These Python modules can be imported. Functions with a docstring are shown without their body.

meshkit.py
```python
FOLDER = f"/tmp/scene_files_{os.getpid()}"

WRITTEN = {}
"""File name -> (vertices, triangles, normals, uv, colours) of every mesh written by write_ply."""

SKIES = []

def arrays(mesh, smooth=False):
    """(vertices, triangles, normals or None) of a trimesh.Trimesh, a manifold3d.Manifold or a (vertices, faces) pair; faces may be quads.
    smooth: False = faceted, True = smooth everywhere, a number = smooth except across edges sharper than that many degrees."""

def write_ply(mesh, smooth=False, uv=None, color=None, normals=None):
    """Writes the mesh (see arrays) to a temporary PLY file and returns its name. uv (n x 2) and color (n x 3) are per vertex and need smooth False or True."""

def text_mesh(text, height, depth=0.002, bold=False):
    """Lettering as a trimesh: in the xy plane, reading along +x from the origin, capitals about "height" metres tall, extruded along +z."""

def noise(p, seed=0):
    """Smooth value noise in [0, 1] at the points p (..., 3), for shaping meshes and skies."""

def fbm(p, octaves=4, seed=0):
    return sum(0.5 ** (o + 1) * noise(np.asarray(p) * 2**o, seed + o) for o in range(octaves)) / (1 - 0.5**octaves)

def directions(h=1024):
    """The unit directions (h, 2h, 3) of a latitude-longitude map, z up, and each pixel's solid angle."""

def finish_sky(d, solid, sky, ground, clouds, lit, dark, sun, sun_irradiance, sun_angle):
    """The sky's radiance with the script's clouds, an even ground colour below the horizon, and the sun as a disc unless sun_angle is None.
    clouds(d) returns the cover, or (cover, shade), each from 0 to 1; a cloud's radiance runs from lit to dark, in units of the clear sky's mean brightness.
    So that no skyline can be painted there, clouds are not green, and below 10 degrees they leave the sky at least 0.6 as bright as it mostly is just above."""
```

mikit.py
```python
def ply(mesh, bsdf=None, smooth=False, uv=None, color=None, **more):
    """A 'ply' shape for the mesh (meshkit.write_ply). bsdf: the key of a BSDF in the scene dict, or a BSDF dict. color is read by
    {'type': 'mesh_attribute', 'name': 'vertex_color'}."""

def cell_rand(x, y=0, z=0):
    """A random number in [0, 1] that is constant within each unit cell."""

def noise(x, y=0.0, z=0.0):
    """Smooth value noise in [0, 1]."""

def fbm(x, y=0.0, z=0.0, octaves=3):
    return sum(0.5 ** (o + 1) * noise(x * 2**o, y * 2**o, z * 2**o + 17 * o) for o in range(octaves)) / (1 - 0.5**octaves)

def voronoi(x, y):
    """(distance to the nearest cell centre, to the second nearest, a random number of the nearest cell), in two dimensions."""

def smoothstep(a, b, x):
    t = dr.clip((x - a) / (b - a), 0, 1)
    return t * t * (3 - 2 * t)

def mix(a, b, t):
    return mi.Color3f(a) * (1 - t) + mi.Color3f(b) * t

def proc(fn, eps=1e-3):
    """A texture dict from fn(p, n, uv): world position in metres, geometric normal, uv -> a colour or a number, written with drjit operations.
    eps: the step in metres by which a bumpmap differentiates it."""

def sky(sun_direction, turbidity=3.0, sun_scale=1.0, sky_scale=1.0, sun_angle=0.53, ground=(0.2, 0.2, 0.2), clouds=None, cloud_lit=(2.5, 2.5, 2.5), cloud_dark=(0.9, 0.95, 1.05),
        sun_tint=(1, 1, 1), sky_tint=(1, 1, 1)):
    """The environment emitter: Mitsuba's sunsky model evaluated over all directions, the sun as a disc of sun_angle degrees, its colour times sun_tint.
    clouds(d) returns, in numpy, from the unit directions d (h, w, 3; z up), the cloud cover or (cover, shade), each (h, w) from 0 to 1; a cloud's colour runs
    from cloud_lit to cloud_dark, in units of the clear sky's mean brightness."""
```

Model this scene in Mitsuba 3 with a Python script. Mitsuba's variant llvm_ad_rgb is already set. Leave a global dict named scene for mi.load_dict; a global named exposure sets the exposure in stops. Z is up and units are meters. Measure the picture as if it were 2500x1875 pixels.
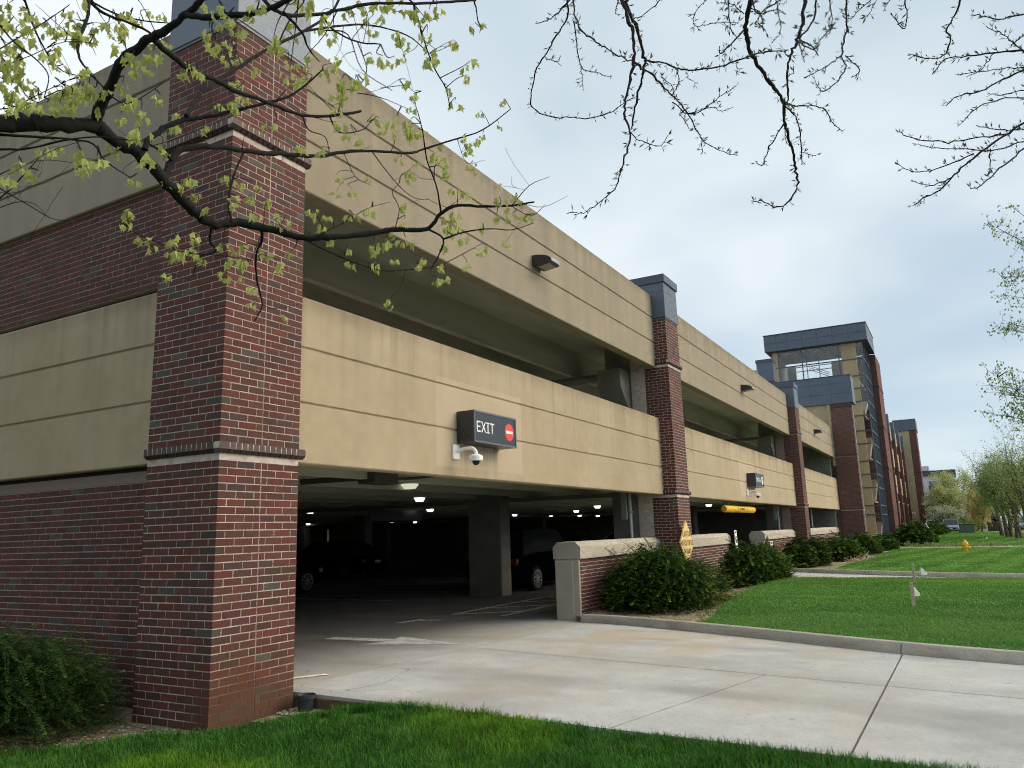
import math, random
import numpy as np, trimesh, drjit as dr, mitsuba as mi, mikit, meshkit
from mikit import noise, fbm, cell_rand, smoothstep, mix, proc
from shapely.geometry import Polygon, Point
from shapely import affinity

# ---------------------------------------------------------------- camera, sky, exposure
CAM_P = np.array([-4.6027, -5.5145, 1.5237]); YAW, PITCH, ROLL, FPX = 0.51056, 0.190264, -0.02978, 1889.70
FW = np.array([math.cos(PITCH) * math.cos(YAW), math.cos(PITCH) * math.sin(YAW), math.sin(PITCH)])
_r = np.cross(FW, [0, 0, 1]); _r /= np.linalg.norm(_r); _u = np.cross(_r, FW)
RT = math.cos(ROLL) * _r + math.sin(ROLL) * _u
UP = math.cos(ROLL) * _u - math.sin(ROLL) * _r
T = mi.ScalarTransform4f
scene, labels = {}, {}
scene['camera'] = {'type': 'perspective', 'fov': 2 * math.degrees(math.atan(1250 / FPX)), 'fov_axis': 'x', 'near_clip': 0.05, 'far_clip': 2000.0,
                   'to_world': T().look_at(origin=CAM_P.tolist(), target=(CAM_P + FW).tolist(), up=UP.tolist())}

def cloud_fn(d):
    z = np.maximum(d[..., 2], 0.0) + 0.22
    q = np.stack([d[..., 0] / z * 1.5, d[..., 1] / z * 1.5, 0 * z], -1)
    a = meshkit.fbm(q * 1.25 + 3.1, 5, 4)
    b = meshkit.fbm(q * 0.8 + 11.7, 4, 9)
    el = d[..., 2]
    cover = np.clip(0.97 - np.clip((b - 0.50) * 4.0, 0, 1) * 0.62 - np.clip((0.20 - el) * 2.2, 0, 0.34) * np.clip((a - .4) * 5, 0, 1), 0, 1)
    side = d[..., 0] * 0.49 - d[..., 1] * 0.87
    shade = np.clip((a - 0.40) * 2.6, 0, 1) * 0.60 * np.clip(0.35 + el * 2.0, 0, 1) + 0.34 * np.clip(side * 1.3 + 0.30, 0, 1)
    return cover, shade

scene['sky'] = mikit.sky((0.42, -0.78, 0.52), turbidity=3, sun_scale=0.56, sun_angle=46, sun_tint=(0.92, 0.99, 1.13), clouds=cloud_fn, cloud_lit=(2.66, 2.86, 2.97), cloud_dark=(1.36, 1.74, 2.02), sky_tint=(1.05, 1.0, 0.95))
exposure = 2.15

# ---------------------------------------------------------------- helpers
rng = np.random.default_rng(7); random.seed(7)
used = {}
def num(key):
    k = used.get(key, 0); used[key] = k + 1
    return key if k == 0 else f'{key}_{k:03d}'
def thing(name, label, cat, group=None):
    key = num(name); labels[key] = {'label': label, 'category': cat}
    if group: labels[key]['group'] = group
    return key
def plydict(mesh, bsdf, smooth=False, uv=None): return mikit.ply(mesh, bsdf, smooth=smooth, uv=uv)
def part(parent, name, mesh, bsdf, smooth=False, uv=None, kind=None, label=None, world=None):
    key = num(f'{parent}__{name}')
    d = mesh if isinstance(mesh, dict) else plydict(mesh, bsdf, smooth, uv)
    if world is not None: d = {**d, 'to_world': world}
    scene[key] = d
    if kind or label:
        labels[key] = {}
        if kind: labels[key]['kind'] = kind
        if label: labels[key]['label'] = label
    return key
def one(name, mesh, bsdf, label, cat, group=None, smooth=False, uv=None):
    key = thing(name, label, cat, group); scene[key] = plydict(mesh, bsdf, smooth, uv); return key
def struct(name, mesh, bsdf, label, smooth=False, uv=None, kind='structure'):
    key = num(name); scene[key] = plydict(mesh, bsdf, smooth, uv); labels[key] = {'label': label, 'category': name.replace('_', ' '), 'kind': kind}; return key

BOXV = np.array([[x, y, z] for x in (0, 1) for y in (0, 1) for z in (0, 1)], float)
BOXF = np.array([[0, 1, 3], [0, 3, 2], [4, 6, 7], [4, 7, 5], [0, 4, 5], [0, 5, 1], [2, 3, 7], [2, 7, 6], [0, 2, 6], [0, 6, 4], [1, 5, 7], [1, 7, 3]])
class MB:
    def __init__(s): s.v, s.f, s.t, s.n = [], [], [], 0
    def add(s, v, f, uv=(0.5, 0.5)):
        v = np.asarray(v, float); s.v.append(v); s.f.append(np.asarray(f, int) + s.n); s.n += len(v)
        uv = np.asarray(uv, float); s.t.append(np.tile(uv, (len(v), 1)) if uv.ndim == 1 else uv); return s
    def box(s, x0, x1, y0, y1, z0, z1, uv=(0.5, 0.5)):
        return s.add(BOXV * [x1 - x0, y1 - y0, z1 - z0] + [x0, y0, z0], BOXF, uv)
    def mesh(s, m, uv=(0.5, 0.5)): return s.add(m.vertices, m.faces, uv)
    def tm(s): return trimesh.Trimesh(np.vstack(s.v), np.vstack(s.f), process=False)
    def uv(s): return np.vstack(s.t)
def box(x0, x1, y0, y1, z0, z1): return MB().box(x0, x1, y0, y1, z0, z1).tm()
def bevel_box(x0, x1, y0, y1, z0, z1, b=0.01):
    import manifold3d as m3
    pts = []
    for x, sx in ((x0, 1), (x1, -1)):
        for y, sy in ((y0, 1), (y1, -1)):
            for z, sz in ((z0, 1), (z1, -1)):
                pts += [(x + sx * b, y + sy * b, z), (x + sx * b, y, z + sz * b), (x, y + sy * b, z + sz * b)]
    h = m3.Manifold.hull_points(pts).to_mesh()
    return trimesh.Trimesh(np.array(h.vert_properties[:, :3]), np.array(h.tri_verts), process=False)
def tube(pts, rad, sides=7, cap=True):
    P = np.asarray(pts, float); R = np.broadcast_to(np.asarray(rad, float), (len(P),))
    t = np.gradient(P, axis=0); t /= np.linalg.norm(t, axis=1, keepdims=True) + 1e-12
    a = np.cross(t[0], [0.31, 0.2, 0.93]); a /= np.linalg.norm(a) + 1e-12
    V = []; ang = np.arange(sides) * 2 * np.pi / sides
    for i in range(len(P)):
        a = a - t[i] * (a @ t[i]); a /= np.linalg.norm(a) + 1e-12
        b = np.cross(t[i], a)
        V.append(P[i] + R[i] * (np.cos(ang)[:, None] * a + np.sin(ang)[:, None] * b))
    V = np.vstack(V); F = []; j = np.arange(sides); k = (j + 1) % sides
    for i in range(len(P) - 1):
        o = i * sides
        F.append(np.stack([o + j, o + k, o + sides + k], 1)); F.append(np.stack([o + j, o + sides + k, o + sides + j], 1))
    if cap:
        n = len(V); V = np.vstack([V, P[:1], P[-1:]]); e = (len(P) - 1) * sides
        F.append(np.stack([j * 0 + n, k, j], 1)); F.append(np.stack([j * 0 + n + 1, e + j, e + k], 1))
    return V, np.vstack(F)
def tube_mesh(pts, rad, sides=7):
    v, f = tube(pts, rad, sides); return trimesh.Trimesh(v, f, process=False)
def smooth_line(pts, per=5):
    P = np.asarray(pts, float); Q = np.vstack([2 * P[0] - P[1], P, 2 * P[-1] - P[-2]]); out = []
    for i in range(1, len(Q) - 2):
        for s in np.arange(per) / per:
            a, b, c, d = Q[i - 1:i + 3]
            out.append(0.5 * (2 * b + (c - a) * s + (2 * a - 5 * b + 4 * c - d) * s ** 2 + (3 * b - a - 3 * c + d) * s ** 3))
    out.append(Q[-2]); return np.array(out)
def revolve(profile, n=20): return trimesh.creation.revolve(np.asarray(profile, float), sections=n)
def prism(poly, h0, h1):
    m = trimesh.creation.extrude_polygon(poly if isinstance(poly, Polygon) else Polygon(poly), h1 - h0, engine='earcut'); m.apply_translation([0, 0, h0]); return m
def rot(m, deg, axis, at=(0, 0, 0)): m.apply_transform(trimesh.transformations.rotation_matrix(math.radians(deg), axis, at)); return m
def at(u, v, dist):          # the point at a real distance from the camera (metres) seen at pixel u, v of the 2500 x 1875 photograph
    d = FW + RT * (u - 1250) / FPX - UP * (v - 937.5) / FPX
    return CAM_P + d / np.linalg.norm(d) * dist
def on(u, v, ax, val):
    d = FW + RT * (u - 1250) / FPX - UP * (v - 937.5) / FPX
    return CAM_P + d * (val - CAM_P[ax]) / d[ax]
def dist(c): return float(np.linalg.norm(np.asarray(c) - CAM_P))

# ---------------------------------------------------------------- materials
def rgb(*c): return {'type': 'rgb', 'value': list(c)}
def mat(name, color, rough=0.6, metal=0.0, spec=0.5, **k):
    scene[name] = {'type': 'twosided', 'bsdf': {'type': 'principled', 'base_color': color if isinstance(color, dict) else rgb(*color), 'roughness': rough, 'metallic': metal, 'specular': spec, **k}}
    return name
def f_brick(p, n, uv):
    u = uv.x; c = mi.Color3f(0.110, 0.036, 0.031)
    for lim, col in ((.20, (.122, .037, .031)), (.38, (.098, .038, .034)), (.56, (.112, .043, .036)), (.68, (.084, .040, .035)), (.78, (.140, .038, .032)), (.88, (.076, .042, .039)), (.945, (.078, .068, .059)), (.98, (.094, .086, .074))):
        c = dr.select(u > lim, mi.Color3f(*col), c)
    sp = noise(p.x * 210, p.y * 210, p.z * 210); lg = fbm(p.x * 9, p.y * 9, p.z * 9)
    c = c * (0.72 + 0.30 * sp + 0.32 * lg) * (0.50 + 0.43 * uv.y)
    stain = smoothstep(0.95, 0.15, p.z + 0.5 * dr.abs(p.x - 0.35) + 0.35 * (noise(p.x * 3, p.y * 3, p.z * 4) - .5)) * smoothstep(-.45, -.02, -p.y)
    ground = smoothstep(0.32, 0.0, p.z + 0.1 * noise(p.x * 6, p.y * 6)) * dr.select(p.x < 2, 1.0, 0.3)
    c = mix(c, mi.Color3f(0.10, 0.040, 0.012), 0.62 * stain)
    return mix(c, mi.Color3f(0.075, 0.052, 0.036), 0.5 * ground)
mat('brick', proc(f_brick), 0.75, spec=0.3)
def f_mortar(p, n, uv):
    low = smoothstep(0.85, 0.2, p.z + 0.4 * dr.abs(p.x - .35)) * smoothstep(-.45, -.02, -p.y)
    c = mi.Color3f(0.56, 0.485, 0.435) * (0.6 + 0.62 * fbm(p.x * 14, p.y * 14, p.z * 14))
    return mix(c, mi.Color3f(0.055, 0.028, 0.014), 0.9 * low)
mat('mortar', proc(f_mortar), 0.9, spec=0.2)
mat('mortar_shaded', proc(lambda p, n, uv: mi.Color3f(0.40, 0.35, 0.315) * (0.65 + 0.55 * fbm(p.x * 14, p.y * 14, p.z * 14))), 0.9, spec=0.2)  # darker mortar copy: shade on the side wall painted in
mat('mortar_far', proc(lambda p, n, uv: mi.Color3f(0.30, 0.225, 0.20) * (0.8 + 0.3 * fbm(p.x * 4, p.y * 4, p.z * 4))), 0.9, spec=0.2)
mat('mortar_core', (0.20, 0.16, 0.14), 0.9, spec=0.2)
mat('mortar_pale', proc(lambda p, n, uv: mi.Color3f(0.52, 0.47, 0.39) * (0.6 + 0.6 * fbm(p.x * 20, p.y * 20, p.z * 20))), 0.9, spec=0.2)
mat('ledge_brick', proc(lambda p, n, uv: mi.Color3f(0.066, 0.036, 0.036) * (0.7 + 0.3 * uv.x + 0.3 * fbm(p.x * 20, p.y * 20, p.z * 20))), 0.55, spec=0.4)
def f_beige(p, n, uv):
    h = p.x + p.y * 1.3
    c = mix(mi.Color3f(0.365, 0.292, 0.192), mi.Color3f(0.435, 0.362, 0.256), fbm(h * 0.9, p.z * 1.6, 2.0))
    c = c * (0.88 + 0.17 * fbm(h * 9, p.z * 9, 5.0, octaves=4))
    up = dr.select(p.z > 4.6, 1.0, 0.0)
    dz = dr.select(p.z > 4.6, 7.09 - p.z, 4.085 - p.z)
    drip = smoothstep(0.40, 0.75, fbm(h * 5.5, 0.12 * p.z, 3.0)) * dr.exp(-dz * 1.3)
    c = mix(c, mi.Color3f(0.150, 0.118, 0.082), (0.42 + 0.26 * up) * drip)
    c = mix(c, mi.Color3f(0.235, 0.210, 0.175), up * (0.42 + 0.30 * noise(h * 6.0, 0.2 * p.z, 1.0)))
    grime = smoothstep(0.25, 0.0, dz) * (0.25 + 0.3 * noise(h * 2.0, 4.0))
    c = mix(c, mi.Color3f(0.16, 0.13, 0.09), grime)
    pale = smoothstep(0.45, 0.62, fbm(h * 1.7, 0.22 * p.z, 9.0)) * (1 - up)
    c = mix(c, mi.Color3f(0.43, 0.36, 0.255), 0.35 * pale)
    e = 0.012
    def rect(x0, x1, z0, z1): return smoothstep(x0 - e, x0 + e, p.x) * smoothstep(x1 + e, x1 - e, p.x) * smoothstep(z0 - e, z0 + e, p.z) * smoothstep(z1 + e, z1 - e, p.z)
    patch = rect(3.72, 6.05, 2.42, 3.62) + rect(20.3, 22.6, 2.5, 3.62)
    c = mix(c, mi.Color3f(0.49, 0.41, 0.31), 0.5 * dr.minimum(patch, 1))
    run = smoothstep(4.30, 4.36, p.x) * smoothstep(5.35, 5.25, p.x) * smoothstep(2.80, 2.72, p.z) * dr.exp(-(2.78 - p.z) * 4) * noise(p.x * 22, p.z * 0.8)
    run2 = smoothstep(6.72, 6.75, p.x) * smoothstep(7.25, 7.2, p.x) * smoothstep(6.02, 5.98, p.z) * dr.exp(-(6.0 - p.z) * 3) * noise(p.x * 18, p.z * 0.8)
    return mix(c, mi.Color3f(0.09, 0.075, 0.06), 0.75 * dr.minimum(run + run2, 1) * smoothstep(0.6, 0.2, p.y))
mat('beige', proc(f_beige), 0.85, spec=0.25)
mat('beige_plain', proc(lambda p, n, uv: mi.Color3f(0.38, 0.315, 0.205) * (0.82 + 0.3 * fbm(p.x * 2, p.y * 2, p.z * 1.2))), 0.85, spec=0.25)
mat('precast', proc(lambda p, n, uv: mi.Color3f(0.43, 0.39, 0.315) * (0.85 + 0.2 * fbm(p.x * 1.2, p.y * 3, p.z * 3))), 0.85, spec=0.25)
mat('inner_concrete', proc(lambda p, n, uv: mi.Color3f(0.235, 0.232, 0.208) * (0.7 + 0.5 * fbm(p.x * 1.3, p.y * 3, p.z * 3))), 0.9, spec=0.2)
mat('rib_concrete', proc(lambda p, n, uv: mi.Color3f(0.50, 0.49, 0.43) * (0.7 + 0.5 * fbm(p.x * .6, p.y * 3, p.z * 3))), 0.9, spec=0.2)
mat('panel_metal', proc(lambda p, n, uv: mi.Color3f(0.088, 0.115, 0.155) * (0.88 + 0.2 * fbm(p.x * 2, p.y * 2, p.z * 2))), 0.42, metal=0.35)
mat('panel_trim', (0.06, 0.075, 0.10), 0.4, metal=0.4)
def voronoi_spot(p):
    d1, d2, w = mikit.voronoi(p.x * 2.2, p.y * 2.2)
    return smoothstep(0.085, 0.03, d1 + 0.05 * noise(p.x * 30, p.y * 30)) * dr.select(w > 0.72, 1.0, 0.0)
def f_drive(p, n, uv):
    c = mix(mi.Color3f(0.355, 0.355, 0.338), mi.Color3f(0.445, 0.445, 0.425), fbm(p.x * 0.5, p.y * 0.9, 1.0))
    c = c * (0.78 + 0.16 * noise(p.x * 55, p.y * 55) + 0.24 * fbm(p.x * 5, p.y * 5, octaves=4))
    tyre = dr.exp(-dr.square((p.x - 2.7) / .28)) + dr.exp(-dr.square((p.x - 4.2 - .05 * p.y) / .26)) + dr.exp(-dr.square((p.x - 5.6 + .14 * p.y) / .25))
    c = c * (1 - 0.20 * tyre * (0.4 + 0.6 * fbm(p.x * 2.5, p.y * 0.7)))
    cr = dr.abs(fbm(p.x * 0.55 + 7, p.y * 0.55 + 3, 4.0) - 0.5)
    c = c * (1 - 0.45 * smoothstep(0.0022, 0.0006, cr) * smoothstep(.45, .6, noise(p.x * .4 + 9, p.y * .4)))
    spot = voronoi_spot(p)
    c = c * (1 - 0.35 * spot)
    tan = smoothstep(0.40, 0.72, fbm(p.x * 0.75 + 4, p.y * 1.3 + 2, 3.0)) * (0.35 + 0.65 * dr.maximum(smoothstep(3.0, 1.3, p.x + 0.5 * noise(p.y * 2)), smoothstep(4.9, 6.4, p.x + 0.35 * (p.y + 4))))
    tan = tan * smoothstep(1.4, 0.2, p.y)
    c = mix(c, mi.Color3f(0.37, 0.305, 0.20), 0.62 * tan)
    inside = smoothstep(-0.3, 2.8, p.y)  # deck shade painted into the floor colour, deeper further in
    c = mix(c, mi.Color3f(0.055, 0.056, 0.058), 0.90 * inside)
    oil = smoothstep(0.55, 0.8, fbm(p.x * 1.1, p.y * 0.6 + 5, 8.0)) * 0.35
    return mix(c, mi.Color3f(0.18, 0.17, 0.16), oil)
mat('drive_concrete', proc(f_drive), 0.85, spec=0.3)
mat('kerb_concrete', proc(lambda p, n, uv: mix(mi.Color3f(0.235, 0.22, 0.185), mi.Color3f(0.46, 0.43, 0.365), fbm(p.x * 3.5, p.y * 3.5, p.z * 9, octaves=4)) * (0.85 + 0.3 * noise(p.x * 60, p.y * 60, p.z * 60))), 0.9, spec=0.2)
mat('edge_brown', proc(lambda p, n, uv: mix(mi.Color3f(0.06, 0.04, 0.022), mi.Color3f(0.17, 0.12, 0.075), fbm(p.x * 8, p.y * 8, p.z * 8))), 0.95, spec=0.1)
mat('joint_dark', (0.035, 0.031, 0.026), 0.95, spec=0.1)
mat('soil', proc(lambda p, n, uv: mix(mi.Color3f(0.05, 0.042, 0.028), mi.Color3f(0.12, 0.10, 0.065), fbm(p.x * 6, p.y * 6))), 0.95, spec=0.1)
mat('mulch', proc(lambda p, n, uv: mix(mi.Color3f(0.12, 0.095, 0.060), mi.Color3f(0.30, 0.25, 0.165), fbm(p.x * 9, p.y * 9, octaves=4)) * (0.6 + 0.8 * noise(p.x * 60, p.y * 60))), 0.95, spec=0.1)
mat('chip', proc(lambda p, n, uv: mix(mi.Color3f(0.10, 0.07, 0.04), mi.Color3f(0.36, 0.31, 0.23), uv.x)), 0.9, spec=0.2)
mat('pebble', proc(lambda p, n, uv: mix(mi.Color3f(0.20, 0.15, 0.10), mi.Color3f(0.52, 0.45, 0.34), uv.x)), 0.8, spec=0.3)
mat('lawn_base', proc(lambda p, n, uv: mix(mi.Color3f(0.022, 0.055, 0.010), mi.Color3f(0.055, 0.125, 0.016), fbm(p.x * 1.5, p.y * 1.5)) * (0.6 + 0.8 * noise(p.x * 35, p.y * 35))), 0.95, spec=0.1)
def thin(name, color, trans=0.6, rough=0.6):
    scene[name] = {'type': 'principledthin', 'base_color': color if isinstance(color, dict) else rgb(*color), 'roughness': rough, 'diff_trans': trans, 'spec_trans': 0.0, 'eta': 1.35}; return name
def f_grass(p, n, uv):
    patch = fbm(p.x * 0.9, p.y * 0.9, 3.0)
    c = mix(mi.Color3f(0.022, 0.090, 0.016), mi.Color3f(0.105, 0.27, 0.050), uv.x)
    c = mix(c, mi.Color3f(0.16, 0.32, 0.028), smoothstep(0.50, 0.74, patch) * 0.8)
    c = c * (0.55 + 0.95 * fbm(p.x * 6, p.y * 6, 2.0))
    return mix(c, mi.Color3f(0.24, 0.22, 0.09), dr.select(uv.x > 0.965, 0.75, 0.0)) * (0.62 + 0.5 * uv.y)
thin('grass_blade', proc(f_grass), 0.55)
def f_mown(p, n, uv):
    c = mix(mi.Color3f(0.100, 0.255, 0.052), mi.Color3f(0.225, 0.43, 0.105), uv.x)
    c = mix(c, mi.Color3f(0.27, 0.44, 0.10), smoothstep(0.42, 0.72, fbm(p.x * 1.3, p.y * 0.35, 3.0)) * 0.7)
    c = c * (0.72 + 0.5 * fbm(p.x * 2.6, p.y * 0.7, 7.0))
    st = dr.sin((p.x * 0.16 + p.y * 0.98) * 4.6 + 0.6 * noise(p.x * .8, p.y * .5))  # sheen of the mowing bands, painted as lighter and darker colour
    c = c * (1 + dr.select(p.x > 23, 0.13, 0.03) * dr.clip(st * 2.5, -1, 1))
    c = mix(c, mi.Color3f(0.09, 0.21, 0.075), 0.5 * smoothstep(11.5, 9.0, p.x + 0.8 * (p.y + 3.5)))
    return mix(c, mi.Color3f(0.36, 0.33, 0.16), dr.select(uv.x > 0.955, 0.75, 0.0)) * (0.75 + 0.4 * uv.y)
thin('mown_blade', proc(f_mown), 0.55)
mat('mown_base', proc(lambda p, n, uv: mix(mi.Color3f(0.060, 0.140, 0.030), mi.Color3f(0.13, 0.25, 0.055), fbm(p.x * 1.5, p.y * 1.5)) * (0.6 + 0.8 * noise(p.x * 35, p.y * 35))), 0.95, spec=0.1)
thin('yew', proc(lambda p, n, uv: mix(mi.Color3f(0.034, 0.080, 0.028), mi.Color3f(0.34, 0.46, 0.060), uv.x * uv.x) * (0.7 + 0.5 * uv.y)), 0.4, 0.5)
thin('maple_leaf', proc(lambda p, n, uv: mix(mi.Color3f(0.42, 0.48, 0.13), mi.Color3f(0.64, 0.67, 0.28), fbm(p.x * 7, p.y * 7, p.z * 7)) * (0.8 + 0.35 * uv.y)), 0.9)
thin('flag_cloth', (0.85, 0.86, 0.86), 0.6)
thin('locust_leaf', (0.085, 0.115, 0.055), 0.7)
thin('spring_leaf', proc(lambda p, n, uv: mix(mi.Color3f(0.22, 0.30, 0.10), mi.Color3f(0.38, 0.46, 0.17), uv.x)), 0.8)
thin('green_leaf', proc(lambda p, n, uv: mix(mi.Color3f(0.16, 0.26, 0.09), mi.Color3f(0.32, 0.44, 0.18), uv.x)), 0.8)
thin('willow_leaf', proc(lambda p, n, uv: mix(mi.Color3f(0.37, 0.42, 0.18), mi.Color3f(0.55, 0.60, 0.30), uv.x)), 0.8)
thin('amber_leaf', proc(lambda p, n, uv: mix(mi.Color3f(0.47, 0.38, 0.15), mi.Color3f(0.62, 0.54, 0.25), uv.x)), 0.8)
thin('blossom', proc(lambda p, n, uv: mix(mi.Color3f(0.30, 0.36, 0.18), mi.Color3f(0.62, 0.64, 0.52), uv.x)), 0.6)
mat('bark', proc(lambda p, n, uv: mix(mi.Color3f(0.008, 0.008, 0.009), mi.Color3f(0.027, 0.027, 0.027), fbm(p.x * 38, p.y * 38, p.z * 38, octaves=4))), 0.9, spec=0.2)
mat('twig', (0.028, 0.022, 0.026), 0.8, spec=0.2)
mat('far_bark', (0.11, 0.09, 0.075), 0.9, spec=0.2)
mat('sign_black', (0.022, 0.026, 0.034), 0.35)
mat('sign_face', (0.018, 0.025, 0.038), 0.3)
mat('sign_edge', (0.11, 0.125, 0.15), 0.35, metal=0.3)
mat('white_paint', (0.78, 0.78, 0.77), 0.45)
mat('red_paint', (0.62, 0.045, 0.03), 0.4)
mat('lamp_bronze', (0.018, 0.021, 0.030), 0.4)
mat('lamp_lens', (0.20, 0.20, 0.15), 0.25)
mat('lamp_rim', (0.32, 0.34, 0.38), 0.35, metal=0.5)
mat('dark_glass', (0.010, 0.010, 0.012), 0.06)
mat('cream_board', proc(lambda p, n, uv: mi.Color3f(0.72, 0.52, 0.22) * (0.8 + 0.3 * fbm(p.x * 8, p.y * 8, p.z * 8))), 0.6)
mat('faded_ink', (0.17, 0.11, 0.045), 0.7)
mat('ink', (0.02, 0.02, 0.022), 0.6)
mat('yellow_paint', proc(lambda p, n, uv: mi.Color3f(0.72, 0.43, 0.025) * (0.85 + 0.2 * fbm(p.x * 5, p.y * 5, p.z * 5))), 0.35)
mat('hydrant_paint', (0.74, 0.47, 0.03), 0.4)
mat('galvanised', (0.36, 0.39, 0.40), 0.45, metal=0.5)
mat('conduit', (0.075, 0.075, 0.072), 0.5)
mat('plastic_black', (0.022, 0.026, 0.032), 0.45)
mat('sealant', (0.125, 0.052, 0.042), 0.7)
mat('stake_wood', proc(lambda p, n, uv: mi.Color3f(0.50, 0.42, 0.30) * (0.75 + 0.4 * fbm(p.x * 40, p.y * 40, p.z * 5))), 0.8)
mat('line_paint', proc(lambda p, n, uv: mix(mi.Color3f(0.45, 0.45, 0.44), mi.Color3f(0.78, 0.78, 0.77), smoothstep(0.22, 0.45, fbm(p.x * 6, p.y * 6, octaves=4)))), 0.7)
mat('line_worn', proc(lambda p, n, uv: mix(mi.Color3f(0.25, 0.25, 0.245), mi.Color3f(0.42, 0.42, 0.42), smoothstep(0.18, 0.62, fbm(p.x * 9, p.y * 9, octaves=4)))), 0.75)
mat('transformer_green', (0.075, 0.105, 0.080), 0.5)
mat('tyre', (0.012, 0.012, 0.012), 0.85, spec=0.2)
mat('rim_metal', (0.40, 0.41, 0.42), 0.3, metal=0.9)
mat('car_dark', (0.003, 0.004, 0.007), 0.4, spec=0.0)
mat('car_navy', (0.003, 0.005, 0.016), 0.4, spec=0.0)
mat('car_silver_blue', (0.20, 0.25, 0.36), 0.25, metal=0.3, clearcoat=1.0)
mat('car_white', (0.72, 0.73, 0.74), 0.25, clearcoat=1.0)
mat('car_window', (0.02, 0.025, 0.03), 0.12, spec=0.35)
mat('lamp_red', (0.25, 0.01, 0.01), 0.2)
mat('headlamp', (0.6, 0.62, 0.65), 0.1)
mat('asphalt', proc(lambda p, n, uv: mi.Color3f(0.20, 0.20, 0.195) * (0.8 + 0.35 * fbm(p.x * 3, p.y * 3))), 0.9, spec=0.2)
mat('walk', proc(lambda p, n, uv: mi.Color3f(0.44, 0.42, 0.37) * (0.8 + 0.35 * fbm(p.x * 1.5, p.y * 1.5))), 0.9, spec=0.2)
mat('far_white', (0.52, 0.54, 0.56), 0.8)
mat('far_brown', (0.20, 0.165, 0.145), 0.8)
mat('far_roof', (0.06, 0.055, 0.07), 0.7)
mat('far_window', (0.10, 0.15, 0.17), 0.12)
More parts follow.
